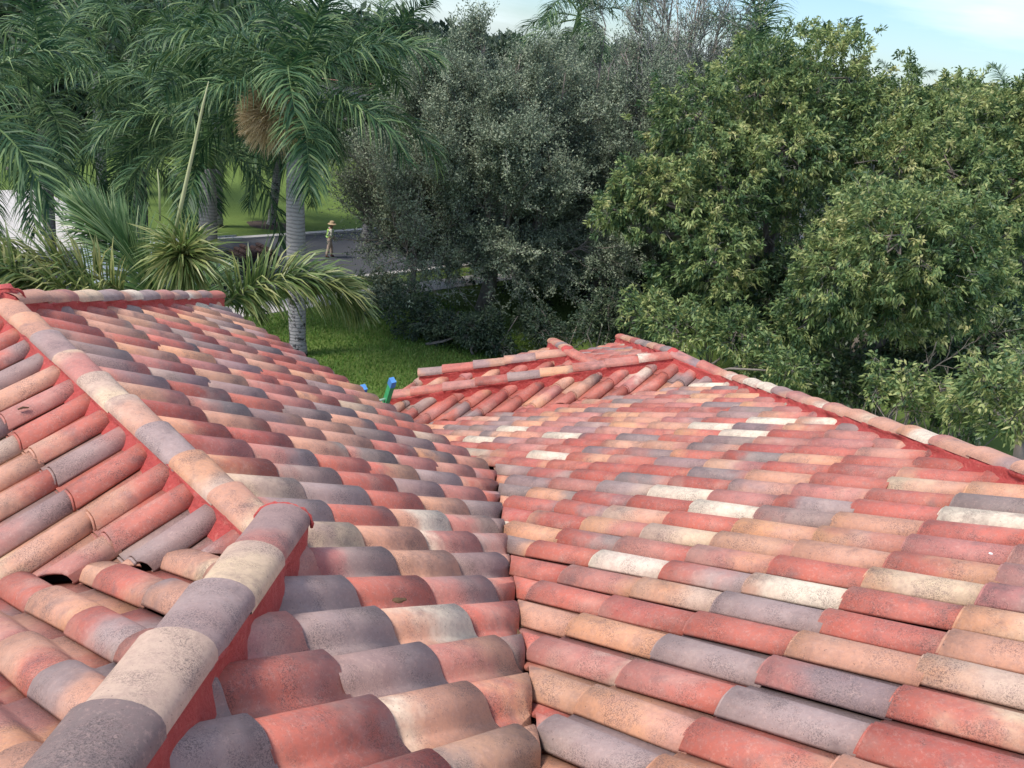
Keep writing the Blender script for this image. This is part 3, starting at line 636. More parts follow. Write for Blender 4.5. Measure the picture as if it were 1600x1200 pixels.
def royal_palm(trunk_top, label, sc=1.0, seed=0, r=.26, shaft=1.5, nf=17, spray=None, base=None, group=PG, az0=None, low=1.0):
    rs = np.random.default_rng(seed); tt = np.asarray(trunk_top, float)
    b = np.array([tt[0], tt[1], 0]) if base is None else np.array([base[0], base[1], 0])
    root = empty('royal_palm', b, label, 'palm tree', group)
    mb = MB(); pts = []; rad = []
    for i in range(25):
        t = i/24; pts.append(b*(1-t)+tt*t+np.array([0, 0, 0])); z = t
        rad.append(r*(1.25-1.6*z if z < .08 else 1.0+.22*math.sin(math.pi*min(1, (z-.05)/.95))-.12*z))
    mb.tube(pts, rad, 20); mb.build('trunk', M_PTRUNK, root, True)
    mb = MB(); cs = [tt+np.array([0, 0, shaft*k/6]) for k in range(7)]; mb.tube(cs, [r*.86, r*.9, r*.8, r*.66, r*.55, r*.45, r*.3], 14); mb.build('crownshaft', M_SHAFT, root, True)
    c = tt+np.array([0, 0, shaft*.92]); a0 = rs.uniform(0, 6.28)
    for k in range(nf):
        t = k/(nf-1); cls = min(6, int(t**.85*7*low)); me = TEMPL[cls*2+int(rs.integers(0, 2))]
        o = bpy.data.objects.new('frond', me); COL.objects.link(o); o.parent = root
        an = a0+k*2.39996+rs.normal(0, .12); zz = -t*shaft*.45
        o.matrix_local = Matrix.Translation(Vector(c-b)+Vector((0, 0, zz))) @ Matrix.Rotation(an, 4, 'Z') @ Matrix.Rotation(rs.normal(0, .08), 4, 'Y') @ Matrix.Rotation(rs.normal(0, .15), 4, 'X') @ Matrix.Scale(sc*rs.uniform(.9, 1.08), 4)
    if spray is not None:
        n = 5200; dr = unit(rs.normal(0, 1, (n, 3))*[1, 1, 1.05]+np.asarray(spray)*.9+[0, 0, .35]); p0 = tt+np.array([0, 0, 1.0])+unit(np.asarray(spray, float))*.6
        Q = []; st = p0+dr*rs.uniform(.1, .75, (n, 1)); ln = rs.uniform(.3, .62, n)[:, None]; dn = unit(dr+rs.normal(0, .35, (n, 3)))
        wv = unit(np.cross(dn, rs.normal(0, 1, (n, 3))))*.009; md = st+dn*ln*.5; en = st+dn*ln+np.array([0, 0, -.10])
        Q = np.concatenate([np.stack([st-wv, st+wv, md+wv, md-wv], 1), np.stack([md-wv, md+wv, en+wv*.5, en-wv*.5], 1)])
        quads_mesh('flower_spray', Q, 4, M_DRY, root, np.tile(rs.random(n), 2), 'feathery tan flower spray below the crown')
    return root
b1 = at(465, 552, 26.8); t1 = at(460, 238, 26.8)
royal_palm(t1, 'royal palm with smooth ringed grey trunk, tan flower spray and worker behind it', 1.0, 3, .265, 2.1, 17, low=.68, spray=(-.9, -.45, .0), base=(-5.5, 26.8))
t = at(325, 262, 31); royal_palm(t, 'royal palm with shaded purplish trunk just left of the tan flower spray', 1.0, 5, .29, 1.9, 18, low=.8)
c = G3(23.9, 39.3); t = at(438, 235, c[1]); royal_palm(t, 'royal palm rising from the round mulch bed across the road', .9, 8, .2, 1.3, 15, base=c[:2], low=.9)
t = at(218, 262, 36); royal_palm(t, 'royal palm with dark hanging fronds above the bushy green plume', 1.0, 11, .24, 1.5, 14)
t = at(66, 200, 33); royal_palm(t, 'royal palm with pale thin trunk at the upper left, over the driveway', 1.0, 14, .2, 1.5, 14)
t = at(588, 165, 44); royal_palm(t, 'royal palm whose crown shows beside the gap of sky over the pink roof', 1.05, 17, .26, 1.6, 16, low=.72)
t = at(-62, 262, 21); royal_palm(t, 'royal palm mostly outside the left edge, its grey fronds hanging into view', .9, 20, .22, 1.4, 15)
t = at(150, 90, 47); royal_palm(t, 'royal palm crown behind, reaching the top edge at the far left', 1.15, 23, .25, 1.6, 13)
t = at(340, 70, 43); royal_palm(t, 'royal palm crown reaching the top edge above the tall spear leaf', 1.15, 26, .25, 1.6, 13)
t = at(1160, 150, 41); royal_palm(t, 'royal palm standing behind the grey leafless twigs at the top', 1.1, 32, .26, 1.5, 16)
t = at(900, 55, 52); royal_palm(t, 'royal palm crown peeking over the middle of the grey green oak', 1.1, 35, .26, 1.5, 15)
t = at(1388, 175, 80); royal_palm(t, 'distant royal palm tip above the sunlit tree on the right', .85, 38, .26, 1.5, 12)
t = at(1562, 200, 78); royal_palm(t, 'distant royal palm tip close to the right edge of the sky', 1.0, 41, .26, 1.5, 12)

# near palm behind the ridge: one arching frond right, one upright plume, an end-on tuft, a long one left, spear leaves
cp = at(268, 520, 11.5); cp[2] -= .1
root = empty('garden_palm', (cp[0], cp[1], 0), 'yellow green palm with tall pale spear leaf rising behind the left ridge', 'palm tree')
mb = MB(); mb.tube([np.array([cp[0], cp[1], z]) for z in np.linspace(0, cp[2]-.5, 14)], [.16-.05*k/13 for k in range(14)], 14); mb.build('trunk', M_PTRUNK, root, True)
mb = MB(); mb.tube([np.array([cp[0], cp[1], cp[2]-.6+k*.15]) for k in range(5)], [.12, .15, .13, .09, .05], 12); mb.build('crownshaft', M_SHAFT, root, True)
def topix(px, py, Y, frm): return at(px, py, Y)-frm
fl = []
def near_frond(p0, p1px, Y1, L, droop, leafL, seed, mat=None, n=95, up=.6, w=.03, plum=.7, hang=.45, fwd=.5, curl=0, dt=0, label=None):
    tgt = at(p1px[0], p1px[1], Y1)-p0; d = unit(tgt); d = unit(d+np.array([0, 0, up]))
    frond_obj('frond', frond_geo(p0, d, L, droop, leafL, n, w, seed, fwd=fwd, plum=plum, hang=hang, t0=.08, rr=.022, curl=curl), mat or M_NEARP, root, dt=dt, label=label)
near_frond(at(345, 480, 11.2), (470, 400), 11.6, 2.3, 1.75, .74, 1, n=270, up=.15, plum=1.15, hang=.42, w=.034, label='arching frond with drooping tip')
near_frond(at(262, 500, 11.6), (150, 300), 12.2, 2.1, .75, .95, 2, mat=M_NEARG, n=300, up=.12, plum=1.15, hang=.16, fwd=.85, w=.034, label='upright bushy green plume')
def tuft(c, face, n, L, w, seed, label):
    rs = np.random.default_rng(seed); d = unit(rs.normal(0, 1, (n, 3))+np.asarray(face)*.55); cur = c+d*.02+np.asarray(face)*rs.uniform(-.35, .1, (n, 1)); Q = []; T = []; tn = np.clip(rs.normal(.62, .2, n), 0, 1); ws = [w*.5, w, w*.7, .003]
    wd = unit(np.cross(d, rs.normal(0, 1, (n, 3)))); ll = (L*rs.uniform(.45, 1.12, n)/3)[:, None]
    for k in range(3):
        d = unit(d+np.array([0, 0, -.10-.16*k])*rs.uniform(.5, 1.5, (n, 1))); nx = cur+d*ll
        Q.append(np.stack([cur-wd*ws[k]/2, cur+wd*ws[k]/2, nx+wd*ws[k+1]/2, nx-wd*ws[k+1]/2], 1)); T.append(tn); cur = nx
    quads_mesh('frond', np.concatenate(Q), 4, M_NEARP, root, np.concatenate(T), label)
tuft(at(284, 400, 11.1), (-.1, -.9, .3), 640, .74, .034, 3, 'plumed frond pointing straight out, like a burst of narrow leaves')
near_frond(at(215, 470, 11.0), (90, 400), 10.6, 2.5, 1.1, .72, 5, n=250, up=.1, plum=1.2, hang=.42, dt=.12)
near_frond(at(190, 480, 10.6), (60, 440), 10.2, 2.2, .9, .7, 6, n=230, up=.1, plum=1.2, hang=.5, dt=.05)
near_frond(at(60, 440, 10.0), (-60, 395), 9.8, 1.8, .8, .7, 7, n=200, up=.1, plum=1.2, hang=.45, dt=.1)
near_frond(at(255, 490, 11.9), (180, 440), 12.4, 1.8, .9, .5, 8, mat=M_NEARG, n=170, up=.1, plum=1.0)
near_frond(at(300, 500, 12.0), (330, 430), 12.6, 1.4, 1.0, .5, 9, mat=M_NEARG, n=170, up=.1, plum=1.0)
near_frond(at(330, 470, 11.6), (400, 470), 12.4, 1.2, 1.2, .45, 10, n=130, up=.3, plum=.9, dt=-.15)
# the stalk the end-on tuft grows from, and the spears
mb = MB(); mb.tube([at(283, 520, 11.6), at(284, 450, 11.4), at(284, 400, 11.3)], [.05, .04, .02], 8); mb.build('leaf_stalk', M_SHAFT, root, True)
M_SPEAR = simple('spear_leaf', (.40, .42, .22), .5, .15, 6)
mb = MB(); mb.tube([at(272, 370, 11.3), at(283, 320, 11.3), at(302, 235, 11.35), at(317, 165, 11.4), at(326, 127, 11.4)], [.026, .027, .023, .017, .005], 8); mb.build('spear_leaf', M_SPEAR, root, True, 'tall unopened pale green spear leaf')
mb = MB(); mb.tube([at(250, 345, 11.6), at(249, 300, 11.6), at(246, 264, 11.6)], [.014, .012, .004], 6); mb.build('spear_leaf', M_SPEAR, root, True, 'thin short spear leaf')

# ------------------------------------------------------------------ broadleaf trees
def leaves(P, D, L, w, rs, drop=0):
    """one diamond leaf per point"""
    D = unit(D); n = len(P); sd_ = unit(np.cross(D, rs.normal(0, 1, (n, 3)))); L = L[:, None]
    nr = np.cross(sd_, D); md = P+D*L*.45+nr*L*.07
    return np.stack([P, md+sd_*w[:, None]*.5, P+D*L+np.array([0, 0, -1])*drop*L, md-sd_*w[:, None]*.5], 1)
def blob_points(c, r, n, rs, shell=.55, up=.15):
    d = unit(rs.normal(0, 1, (n, 3))+np.array([0, 0, up])); rad = (shell**3+(1-shell**3)*rs.random(n))**(1/3)
    lump = 1+.16*np.sin(d[:, 0]*5+c[0])+.14*np.sin(d[:, 1]*6+c[1]*2)+.10*np.sin(d[:, 2]*7+c[2]*3)
    return np.asarray(c)+d*(rad*lump)[:, None]*np.asarray(r), d
def broad_tree(name, base, blobs, label, cat, mat, bark, seed, trunk_r=.25, leafL=.13, leafW=.05, kper=9, dens=1.0, twig=.4, droop=.5, fork=.35, stems=1, group=None, tiprad=.16, shell=.5, tintmu=.45, upbias=.15, bare=0.0, lean=(0, 0)):
    rs = np.random.default_rng(seed); base = np.array([base[0], base[1], 0.]); root = empty(name, base, label, cat, group)
    mb = MB(); cen = np.mean([b[0] for b in blobs], 0); top = max(b[0][2] for b in blobs)
    forks = []
    for s in range(stems):
        o = rs.normal(0, .25, 2) if stems > 1 else np.zeros(2)
        fp = np.array([base[0]*.6+cen[0]*.4+o[0]*3, base[1]*.6+cen[1]*.4+o[1]*3, top*fork*rs.uniform(.8, 1.2)]); b0 = base+[o[0], o[1], 0]
        mid = (b0+fp)/2+[lean[0]+rs.normal(0, .15), lean[1]+rs.normal(0, .15), 0]
        mb.tube([b0, b0*.7+mid*.3, mid, fp], [trunk_r*1.35, trunk_r*1.05, trunk_r*.95, trunk_r*.8], 10); forks.append(fp)
    allP = []; allD = []; allT = []; TW = []
    for (c, r, dn) in blobs:
        c = np.asarray(c, float); r = np.asarray(r, float) if not np.isscalar(r) else np.array([r, r, r*.9])
        fp = forks[int(np.argmin([np.linalg.norm(c-f) for f in forks]))]
        md = fp*.5+c*.5+rs.normal(0, .25, 3)+[0, 0, .3]; rr = trunk_r*.42
        mb.tube([fp, fp*.75+md*.25+rs.normal(0, .08, 3), md, md*.4+c*.6+rs.normal(0, .15, 3), c], [trunk_r*.6, rr*.9, rr*.7, rr*.5, rr*.3], 7)
        n = max(12, int(dens*dn*(r.mean()**2)*60)); tips, d = blob_points(c, r, n, rs, shell, upbias)
        nb = max(5, int(n/45)); sub, _ = blob_points(c, r*.62, nb, rs, .6)
        for s_ in sub:
            mb.tube([c+rs.normal(0, .1, 3)*r, (c+s_)/2+rs.normal(0, .08, 3)*r, s_], [rr*.3, rr*.2, rr*.1], 5, False)
        near = sub[np.argmin(((tips[:, None, :]-sub[None])**2).sum(2), 1)] if n < 8000 else np.repeat(c[None], n, 0)
        td = unit(unit(tips-near)+d*.8+np.array([0, 0, .25]))
        kk = int(n*.5); sel = rs.choice(n, kk, replace=False); st = tips[sel]-td[sel]*twig*rs.uniform(.8, 1.8, (kk, 1)); TW.append((st, tips[sel]))
        tint = np.clip(rs.normal(tintmu, .22, n)+.18*np.sin(tips[:, 0]*1.1+seed)*np.cos(tips[:, 2]*1.3), 0, 1)
        lf = rs.random(n) >= bare
        allP.append(tips[lf]); allD.append(td[lf]); allT.append(tint[lf])
    P = np.concatenate(allP); D = np.concatenate(allD); T = np.concatenate(allT); n = len(P)
    PP = np.repeat(P, kper, 0); DD = np.repeat(D, kper, 0); TT = np.clip(np.repeat(T, kper)+rs.normal(0, .13, n*kper), 0, 1); m_ = len(PP)
    out_ = unit(DD+rs.normal(0, .75, (m_, 3))+np.array([0, 0, -droop])*rs.uniform(.2, 1.4, (m_, 1)))
    PP = PP+rs.normal(0, tiprad*.36, (m_, 3))-DD*rs.uniform(0, twig*.55, (m_, 1))
    L = leafL*rs.uniform(.6, 1.25, m_); Q = leaves(PP, out_, L, leafW*rs.uniform(.7, 1.2, m_), rs, .25*droop)
    st = np.concatenate([a for a, b in TW]); en = np.concatenate([b for a, b in TW]); k = len(st)
    mb.build('trunk', bark, root, True)
    wv = unit(np.cross(en-st, rs.normal(0, 1, (k, 3))))*.007; wv2 = unit(np.cross(en-st, wv))*.007; md = (st+en)/2+rs.normal(0, .02, (k, 3))
    tw = np.concatenate([np.stack([st-wv, st+wv, en+wv*.4, en-wv*.4], 1), np.stack([st-wv2, st+wv2, en+wv2*.4, en-wv2*.4], 1)])
    quads_mesh('crown', np.concatenate([Q, tw]), 4, [mat, M_TWIG], root, np.concatenate([TT, np.zeros(len(tw))]), mi=np.repeat([0, 1], [len(Q), len(tw)]).astype(np.int32))
    return root
def B(px, py, Y, rpx, dn=1.0, flat=1.0, depth=1.0):
    r = rpx/FPX*Y*1.12; return (at(px, py, Y), np.array([r, r*depth, r*flat]), dn)
M_OAK = leafmat('oak_leaf', [(.10, .14, .09), (.21, .26, .17), (.40, .44, .30)], .15, .5, .3)
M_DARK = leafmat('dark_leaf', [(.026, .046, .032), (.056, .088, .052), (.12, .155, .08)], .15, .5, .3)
M_MAHO = leafmat('mahogany_leaf', [(.055, .11, .048), (.155, .24, .088), (.34, .40, .145), (.50, .49, .22)], .3, .5, .35)
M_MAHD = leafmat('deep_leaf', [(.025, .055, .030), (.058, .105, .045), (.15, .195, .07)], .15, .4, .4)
M_PALET = simple('bleached_twig', (.42, .41, .38), .9, .2, 3)
# upright, fine twigged oak in the middle
def oak(base, label, seed, stems, spread, height, nl, leafden, group, twm=None, tw_w=.010, tr=1.0, bare_top=0.0, x_off=0, tintmu=.45):
    """stems: number of main limbs; upright branches with fine twigs"""
    rs = np.random.default_rng(seed); base = np.array([base[0], base[1], 0.]); root = empty('grey_oak', base, label, 'tree', group)
    mb = MB(); mb.tube([base, base+[.1, 0, 1.2], base+[.05, .1, 2.2]], [.42*tr, .30*tr, .26*tr], 12); TW = []; P = []; D = []; T = []
    fp = base+[.05, .1, 2.0]
    for i in range(stems):
        a = 2*math.pi*(i+rs.random()*.7)/stems; rad = spread*math.sqrt((i % 5+.6)/5.)*rs.uniform(.7, 1.05)
        topz = height*math.sqrt(max(.03, 1-(rad/spread/1.06)**2))*rs.uniform(.6, 1.0)
        tip = np.array([base[0]+math.cos(a)*rad+x_off, base[1]+math.sin(a)*rad, max(2.2, topz)])
        k1 = fp+(tip-fp)*[.55, .55, .3]+rs.normal(0, .15, 3); k2 = fp+(tip-fp)*[.85, .85, .65]+rs.normal(0, .2, 3)
        pts = np.array([fp, k1, k2, tip]); mb.tube(pts, [.15*tr, .10*tr, .055*tr, .015], 7)
        for j in range(nl):
            t = rs.uniform(.18, 1)**.8; x = t*3; i0 = min(2, int(x)); p = pts[i0]*(1-(x-i0))+pts[i0+1]*(x-i0)
            od = unit(np.array([p[0]-base[0], p[1]-base[1], 0])+rs.normal(0, .8, 3)*[1, 1, .3])
            low = p[2] < height*.35
            L = rs.uniform(1.0, 2.6)*(1.0 if t < .8 else .6); dv = unit(od+np.array([0, 0, rs.uniform(-.7, .4) if low else rs.uniform(.7, 2.2)]))
            e = p+dv*L; bnd = p+dv*L*.5+rs.normal(0, .1, 3); mb.tube([p, bnd, e], [.03, .018, .007], 5, False)
            for k in range(9):
                s = rs.uniform(.2, 1); b0 = p+(e-p)*s; tv = unit(dv+rs.normal(0, .65, 3)+[0, 0, .1 if low else .45]); tl = rs.uniform(.45, 1.15); te = b0+tv*tl
                TW.append((b0, te)); tint = np.clip(rs.normal(tintmu, .13), 0, 1)
                nn = int(leafden*tl*(.25 if rs.random() < bare_top*max(0, (te[2]/height-.55))*2.4 else 1))
                if nn < 1: continue
                ss = rs.uniform(.1, 1.05, (nn, 1)); P.append(b0+(te-b0)*ss+rs.normal(0, .085, (nn, 3))); D.append(np.repeat(tv[None], nn, 0)); T.append(np.full(nn, tint))
    P = np.concatenate(P); D = np.concatenate(D); T = np.concatenate(T); n = len(P)
    ok = P[:, 2] > .12; P = P[ok]; D = D[ok]; T = T[ok]; n = len(P)
    Q = leaves(P, D*.5+rs.normal(0, .7, (n, 3)), rs.uniform(.07, .14, n), rs.uniform(.035, .065, n), rs)
    mb.build('trunk', M_BARK, root, True)
    st = np.array([a for a, b in TW]); en = np.array([b for a, b in TW]); k = len(st)
    wv = unit(np.cross(en-st, rs.normal(0, 1, (k, 3))))*tw_w; wv2 = unit(np.cross(en-st, wv))*tw_w
    tw = np.concatenate([np.stack([st-wv, st+wv, en+wv*.4, en-wv*.4], 1), np.stack([st-wv2, st+wv2, en+wv2*.4, en-wv2*.4], 1)])
    quads_mesh('crown', np.concatenate([Q, tw]), 4, [M_OAK, twm or M_TWIG], root, np.concatenate([np.clip(T+rs.normal(0, .14, n), 0, 1), np.zeros(len(tw))]), mi=np.repeat([0, 1], [len(Q), len(tw)]).astype(np.int32))
    return root
ob = at(758, 470, 34.5); oak((ob[0], 34.5), 'large grey green oak with fine leaves overhanging the road beside the worker', 51, 44, 4.8, 11.5, 28, 60, None, tintmu=.50)
ob = at(642, 440, 33.5); oak((ob[0], 33.5), 'small airy grey green oak hanging over the pavement, left of the large one', 54, 26, 3.0, 7.8, 15, 24, None, tintmu=.5, tr=.4)
ob = at(935, 440, 38); oak((ob[0], 38), 'tall oak with dark lower foliage left of the sunlit tree', 52, 38, 5.2, 13.0, 22, 50, None, bare_top=.5, tintmu=.42)
ob = at(1030, 400, 43); oak((ob[0]-.3, 42), 'oak with sparse pale upright twigs at its top, behind the other oaks', 53, 38, 5.2, 16.8, 24, 16, None, twm=M_PALET, tw_w=.017, bare_top=1.0, tintmu=.38)
# the sunlit mahoganies on the right
p = at(1210, 560, 30)
broad_tree('mahogany_tree', (p[0], 30), [B(1085, 190, 29, 70), B(1180, 140, 30, 75), B(1290, 118, 31, 70), B(1040, 320, 27, 70), B(1130, 290, 28, 85), B(1225, 240, 29, 85), B(1000, 290, 27, 40), B(1310, 210, 30, 70), B(1110, 410, 26, 75), B(960, 330, 27, 36), B(1200, 370, 29, 60, .7), B(1060, 460, 27, 55, .7)],
           'broad leafy tree with glossy yellow tinged leaves, its left edge against the grey oak', 'tree', M_MAHO, M_BARK, 61, .30, .195, .068, 24, 1.6, .35, .55, .4, tintmu=.36)
p = at(1560, 560, 32)
broad_tree('mahogany_tree', (p[0], 32), [B(1400, 168, 31, 60), B(1470, 195, 30, 65), B(1560, 200, 31, 65), B(1630, 175, 31, 70), B(1390, 260, 28, 75), B(1480, 270, 28, 75), B(1580, 290, 29, 80), B(1640, 260, 30, 70), B(1500, 165, 33, 45), B(1600, 400, 31, 70, .6)],
           'leafy tree at the right edge whose crown meets the blue sky', 'tree', M_MAHO, M_BARK, 62, .30, .195, .068, 24, 1.6, .35, .55, .4, tintmu=.42)
p = at(1338, 600, 25)
broad_tree('mahogany_tree', (p[0], 25), [B(1400, 385, 21.5, 95), B(1310, 430, 22, 75), B(1490, 370, 22, 80), B(1345, 350, 23, 60), B(1485, 460, 22, 75), B(1260, 500, 23, 60), B(1395, 470, 22, 70), B(1530, 420, 22.5, 55, .8)],
           'nearest leafy tree with a rounded bright crown before the two taller ones', 'tree', M_MAHO, M_BARK, 63, .24, .17, .06, 24, 2.0, .3, .55, .55, tintmu=.40, stems=2)
p = at(1600, 700, 17)
broad_tree('mahogany_tree', (p[0]+.6, 17), [B(1545, 600, 16, 50), B(1600, 640, 15.5, 60), B(1615, 570, 17, 50), B(1500, 640, 17, 36, .8), B(1470, 610, 18, 30, .7)],
           'small leafy tree low at the right edge just behind the hip ridge', 'tree', M_MAHO, M_BARK, 64, .14, .17, .058, 10, 4.0, .25, .55, .6, tintmu=.42)
p = at(1150, 620, 23)
broad_tree('broadleaf_shrub', (p[0], 23.5), [B(1150, 520, 23, 60, flat=.7), B(1070, 510, 24, 55, flat=.7), B(1235, 575, 21, 50, flat=.7), B(1010, 490, 25, 40), B(1190, 570, 22, 45)],
           'low spreading green shrub behind the ridge where the hips meet', 'shrub', M_MAHO, M_BARK, 65, .12, .19, .065, 10, 3.0, .25, .4, .5, tintmu=.38, stems=3)
p = at(1400, 640, 30)
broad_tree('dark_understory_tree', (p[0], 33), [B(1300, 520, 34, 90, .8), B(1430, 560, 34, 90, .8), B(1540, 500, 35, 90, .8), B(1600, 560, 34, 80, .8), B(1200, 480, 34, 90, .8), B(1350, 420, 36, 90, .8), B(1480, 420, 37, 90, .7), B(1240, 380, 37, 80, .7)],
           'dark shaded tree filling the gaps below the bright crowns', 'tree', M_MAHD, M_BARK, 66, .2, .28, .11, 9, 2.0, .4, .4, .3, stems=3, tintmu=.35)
p = at(1000, 560, 38)
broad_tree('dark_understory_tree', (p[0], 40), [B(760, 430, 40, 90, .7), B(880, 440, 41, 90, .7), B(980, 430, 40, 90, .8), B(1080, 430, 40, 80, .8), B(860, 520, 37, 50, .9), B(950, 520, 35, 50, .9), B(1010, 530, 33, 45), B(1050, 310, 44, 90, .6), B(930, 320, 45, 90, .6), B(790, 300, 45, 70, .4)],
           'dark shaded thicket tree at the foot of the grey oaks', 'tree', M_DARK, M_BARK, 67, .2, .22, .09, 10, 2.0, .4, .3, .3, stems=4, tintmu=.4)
# bare pale branches showing in the shade
def bare_branch(px, py, Y, seed, label, size=1.0, lean=0):
    rs = np.random.default_rng(seed); c = at(px, py, Y); root = empty('bare_branch', (c[0], c[1], 0), label, 'dead branch', 'bare grey branches under the right hand trees')
    mb = MB(); st = np.array([c[0], c[1], 0.])
    def grow(p, d, L, r, dep):
        pts = [p]; dd = d
        for k in range(5): dd = unit(dd+rs.normal(0, .17, 3)); pts.append(pts[-1]+dd*L/5)
        mb.tube(pts, list(np.linspace(r, r*.5, 6)), 6)
        if dep:
            for k in range(3): grow(pts[2+k], unit(dd+rs.normal(0, .75, 3)), L*.62, r*.5, dep-1)
    mb.tube([st, st+[0, 0, c[2]*.5], c], [.05*size, .045*size, .04*size], 8)
    for k in range(3): grow(c, unit(np.array([rs.normal(lean, .8), -.35, rs.uniform(.2, 1)])), 1.25*size, .026*size, 2)
    mb.build('branch', M_BARK, root, True); return root
bare_branch(1440, 590, 21, 1, 'forked bare grey branches in the dark gap above the hip ridge'); bare_branch(1395, 640, 19, 2, 'thin pale dead branch just behind the hip ridge caps', .8, -.5)
bare_branch(1500, 545, 25, 3, 'bare grey branches high under the right edge crown', 1.1, .5); bare_branch(1330, 560, 24, 5, 'bare branch leaning beside the shaded grey trunks', .9, .2)

# far trees that close the view
def far_tree(px, py, Y, rpx, label, seed, mat=None, dens=1.3):
    c = at(px, py, Y); r = rpx/FPX*Y; rs = np.random.default_rng(seed)
    bl = [(c+rs.normal(0, .5, 3)*r*[1, .6, .5]+[0, 0, -.1*r], np.array([r*.62, r*.6, r*.5]), 1.0) for _ in range(7)]
    return broad_tree('background_tree', (c[0], c[1]), bl, label, 'tree', mat or M_DARK, M_BARK, seed, .3, .5, .26, 8, dens, .5, .3, .35, tiprad=.4, tintmu=.45, group='far trees behind the street')
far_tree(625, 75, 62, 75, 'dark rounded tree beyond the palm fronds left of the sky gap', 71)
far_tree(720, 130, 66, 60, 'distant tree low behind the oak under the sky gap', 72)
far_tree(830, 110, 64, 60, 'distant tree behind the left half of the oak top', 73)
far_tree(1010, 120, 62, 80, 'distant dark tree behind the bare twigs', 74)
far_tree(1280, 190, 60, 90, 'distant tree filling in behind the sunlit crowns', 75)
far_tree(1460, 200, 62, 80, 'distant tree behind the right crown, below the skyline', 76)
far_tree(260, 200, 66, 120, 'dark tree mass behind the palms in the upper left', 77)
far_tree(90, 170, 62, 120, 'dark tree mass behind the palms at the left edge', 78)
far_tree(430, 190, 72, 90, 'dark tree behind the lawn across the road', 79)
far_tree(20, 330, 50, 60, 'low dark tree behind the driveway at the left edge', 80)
def low_shrub(px, py, Y, rpx, label, seed, mat=M_OAK, dens=3.0, L=.14):
    c = at(px, py, Y); r = rpx/FPX*Y; rs = np.random.default_rng(seed)
    bl = [(np.array([c[0]+rs.normal(0, .6)*r, c[1]+rs.normal(0, .4)*r, max(.3, c[2]+rs.normal(0, .35)*r)]), np.array([r*.5, r*.45, r*.45])*rs.uniform(.6, 1.25), 1.0) for _ in range(11)]
    return broad_tree('leafy_shrub', (c[0], c[1]), bl, label, 'shrub', mat, M_BARK, seed, .05, L, L*.45, 9, dens, .2, .3, .3, stems=2, tintmu=.55)
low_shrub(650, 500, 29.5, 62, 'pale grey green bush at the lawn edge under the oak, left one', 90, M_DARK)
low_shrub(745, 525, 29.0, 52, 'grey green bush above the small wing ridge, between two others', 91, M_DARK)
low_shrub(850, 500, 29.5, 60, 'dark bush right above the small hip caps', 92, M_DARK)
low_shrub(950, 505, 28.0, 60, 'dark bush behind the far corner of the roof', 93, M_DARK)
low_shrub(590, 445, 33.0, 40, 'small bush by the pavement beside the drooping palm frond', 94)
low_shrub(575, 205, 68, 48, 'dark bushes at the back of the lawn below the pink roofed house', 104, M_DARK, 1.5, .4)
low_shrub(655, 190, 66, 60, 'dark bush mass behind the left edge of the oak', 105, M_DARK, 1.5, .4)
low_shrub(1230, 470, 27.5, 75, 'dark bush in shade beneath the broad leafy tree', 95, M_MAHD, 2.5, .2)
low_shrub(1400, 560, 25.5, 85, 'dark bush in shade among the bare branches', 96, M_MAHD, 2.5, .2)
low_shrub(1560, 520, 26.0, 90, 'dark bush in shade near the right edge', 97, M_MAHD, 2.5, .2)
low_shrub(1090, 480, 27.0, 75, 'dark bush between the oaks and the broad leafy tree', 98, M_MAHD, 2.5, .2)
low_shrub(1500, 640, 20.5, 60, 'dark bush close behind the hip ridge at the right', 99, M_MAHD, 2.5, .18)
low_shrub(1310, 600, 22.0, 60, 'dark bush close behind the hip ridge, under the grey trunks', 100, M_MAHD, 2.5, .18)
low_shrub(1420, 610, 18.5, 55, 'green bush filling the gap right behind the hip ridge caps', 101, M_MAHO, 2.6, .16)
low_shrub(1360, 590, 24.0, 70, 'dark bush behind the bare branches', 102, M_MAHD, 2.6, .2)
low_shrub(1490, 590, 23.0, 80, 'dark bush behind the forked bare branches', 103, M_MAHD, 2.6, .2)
# far wood all round the neighbourhood
rs = np.random.default_rng(77); P = []; D = []; LL = []
for i in range(230):
    a = R(rs.uniform(-62, 62)); d_ = rs.uniform(88, 190); hgt = rs.uniform(7, 11.5); c = np.array([math.sin(a)*d_, math.cos(a)*d_, hgt*.5])
    a_, b_ = blob_points(c, np.array([6.5, 6.5, hgt*.55]), 700, rs, .8, .3); P.append(a_); D.append(b_)
P = np.concatenate(P); D = np.concatenate(D); n = len(P); ok = P[:, 2] > 0; P = P[ok]; D = D[ok]; n = len(P)
quads_mesh('distant_wood', leaves(P, D+rs.normal(0, .7, (n, 3)), rs.uniform(.9, 1.7, n), rs.uniform(.5, .9, n), rs), 4, M_DARK, None, rs.random(n), label='far off wood closing the horizon', kind='stuff')
def hedge():
    rs = np.random.default_rng(9); root = empty('clipped_hedge', G3(38, 60), 'low dark hedge along the back of the lawn across the road', 'hedge')
    bl = [(G3(20+i*1.6, 60+rs.normal(0, .3), 1.0), np.array([1.4, 1.3, 1.2]), 1.2) for i in range(26)]
    P = []; D = []
    for c, r, dn in bl:
        a, d = blob_points(c, r, 420, rs, .7); P.append(a); D.append(d)
    P = np.concatenate(P); D = np.concatenate(D); n = len(P)
    quads_mesh('foliage', leaves(P, D+rs.normal(0, .7, (n, 3)), rs.uniform(.2, .4, n), rs.uniform(.1, .2, n), rs), 4, M_DARK, root, rs.random(n)*.7)
hedge()
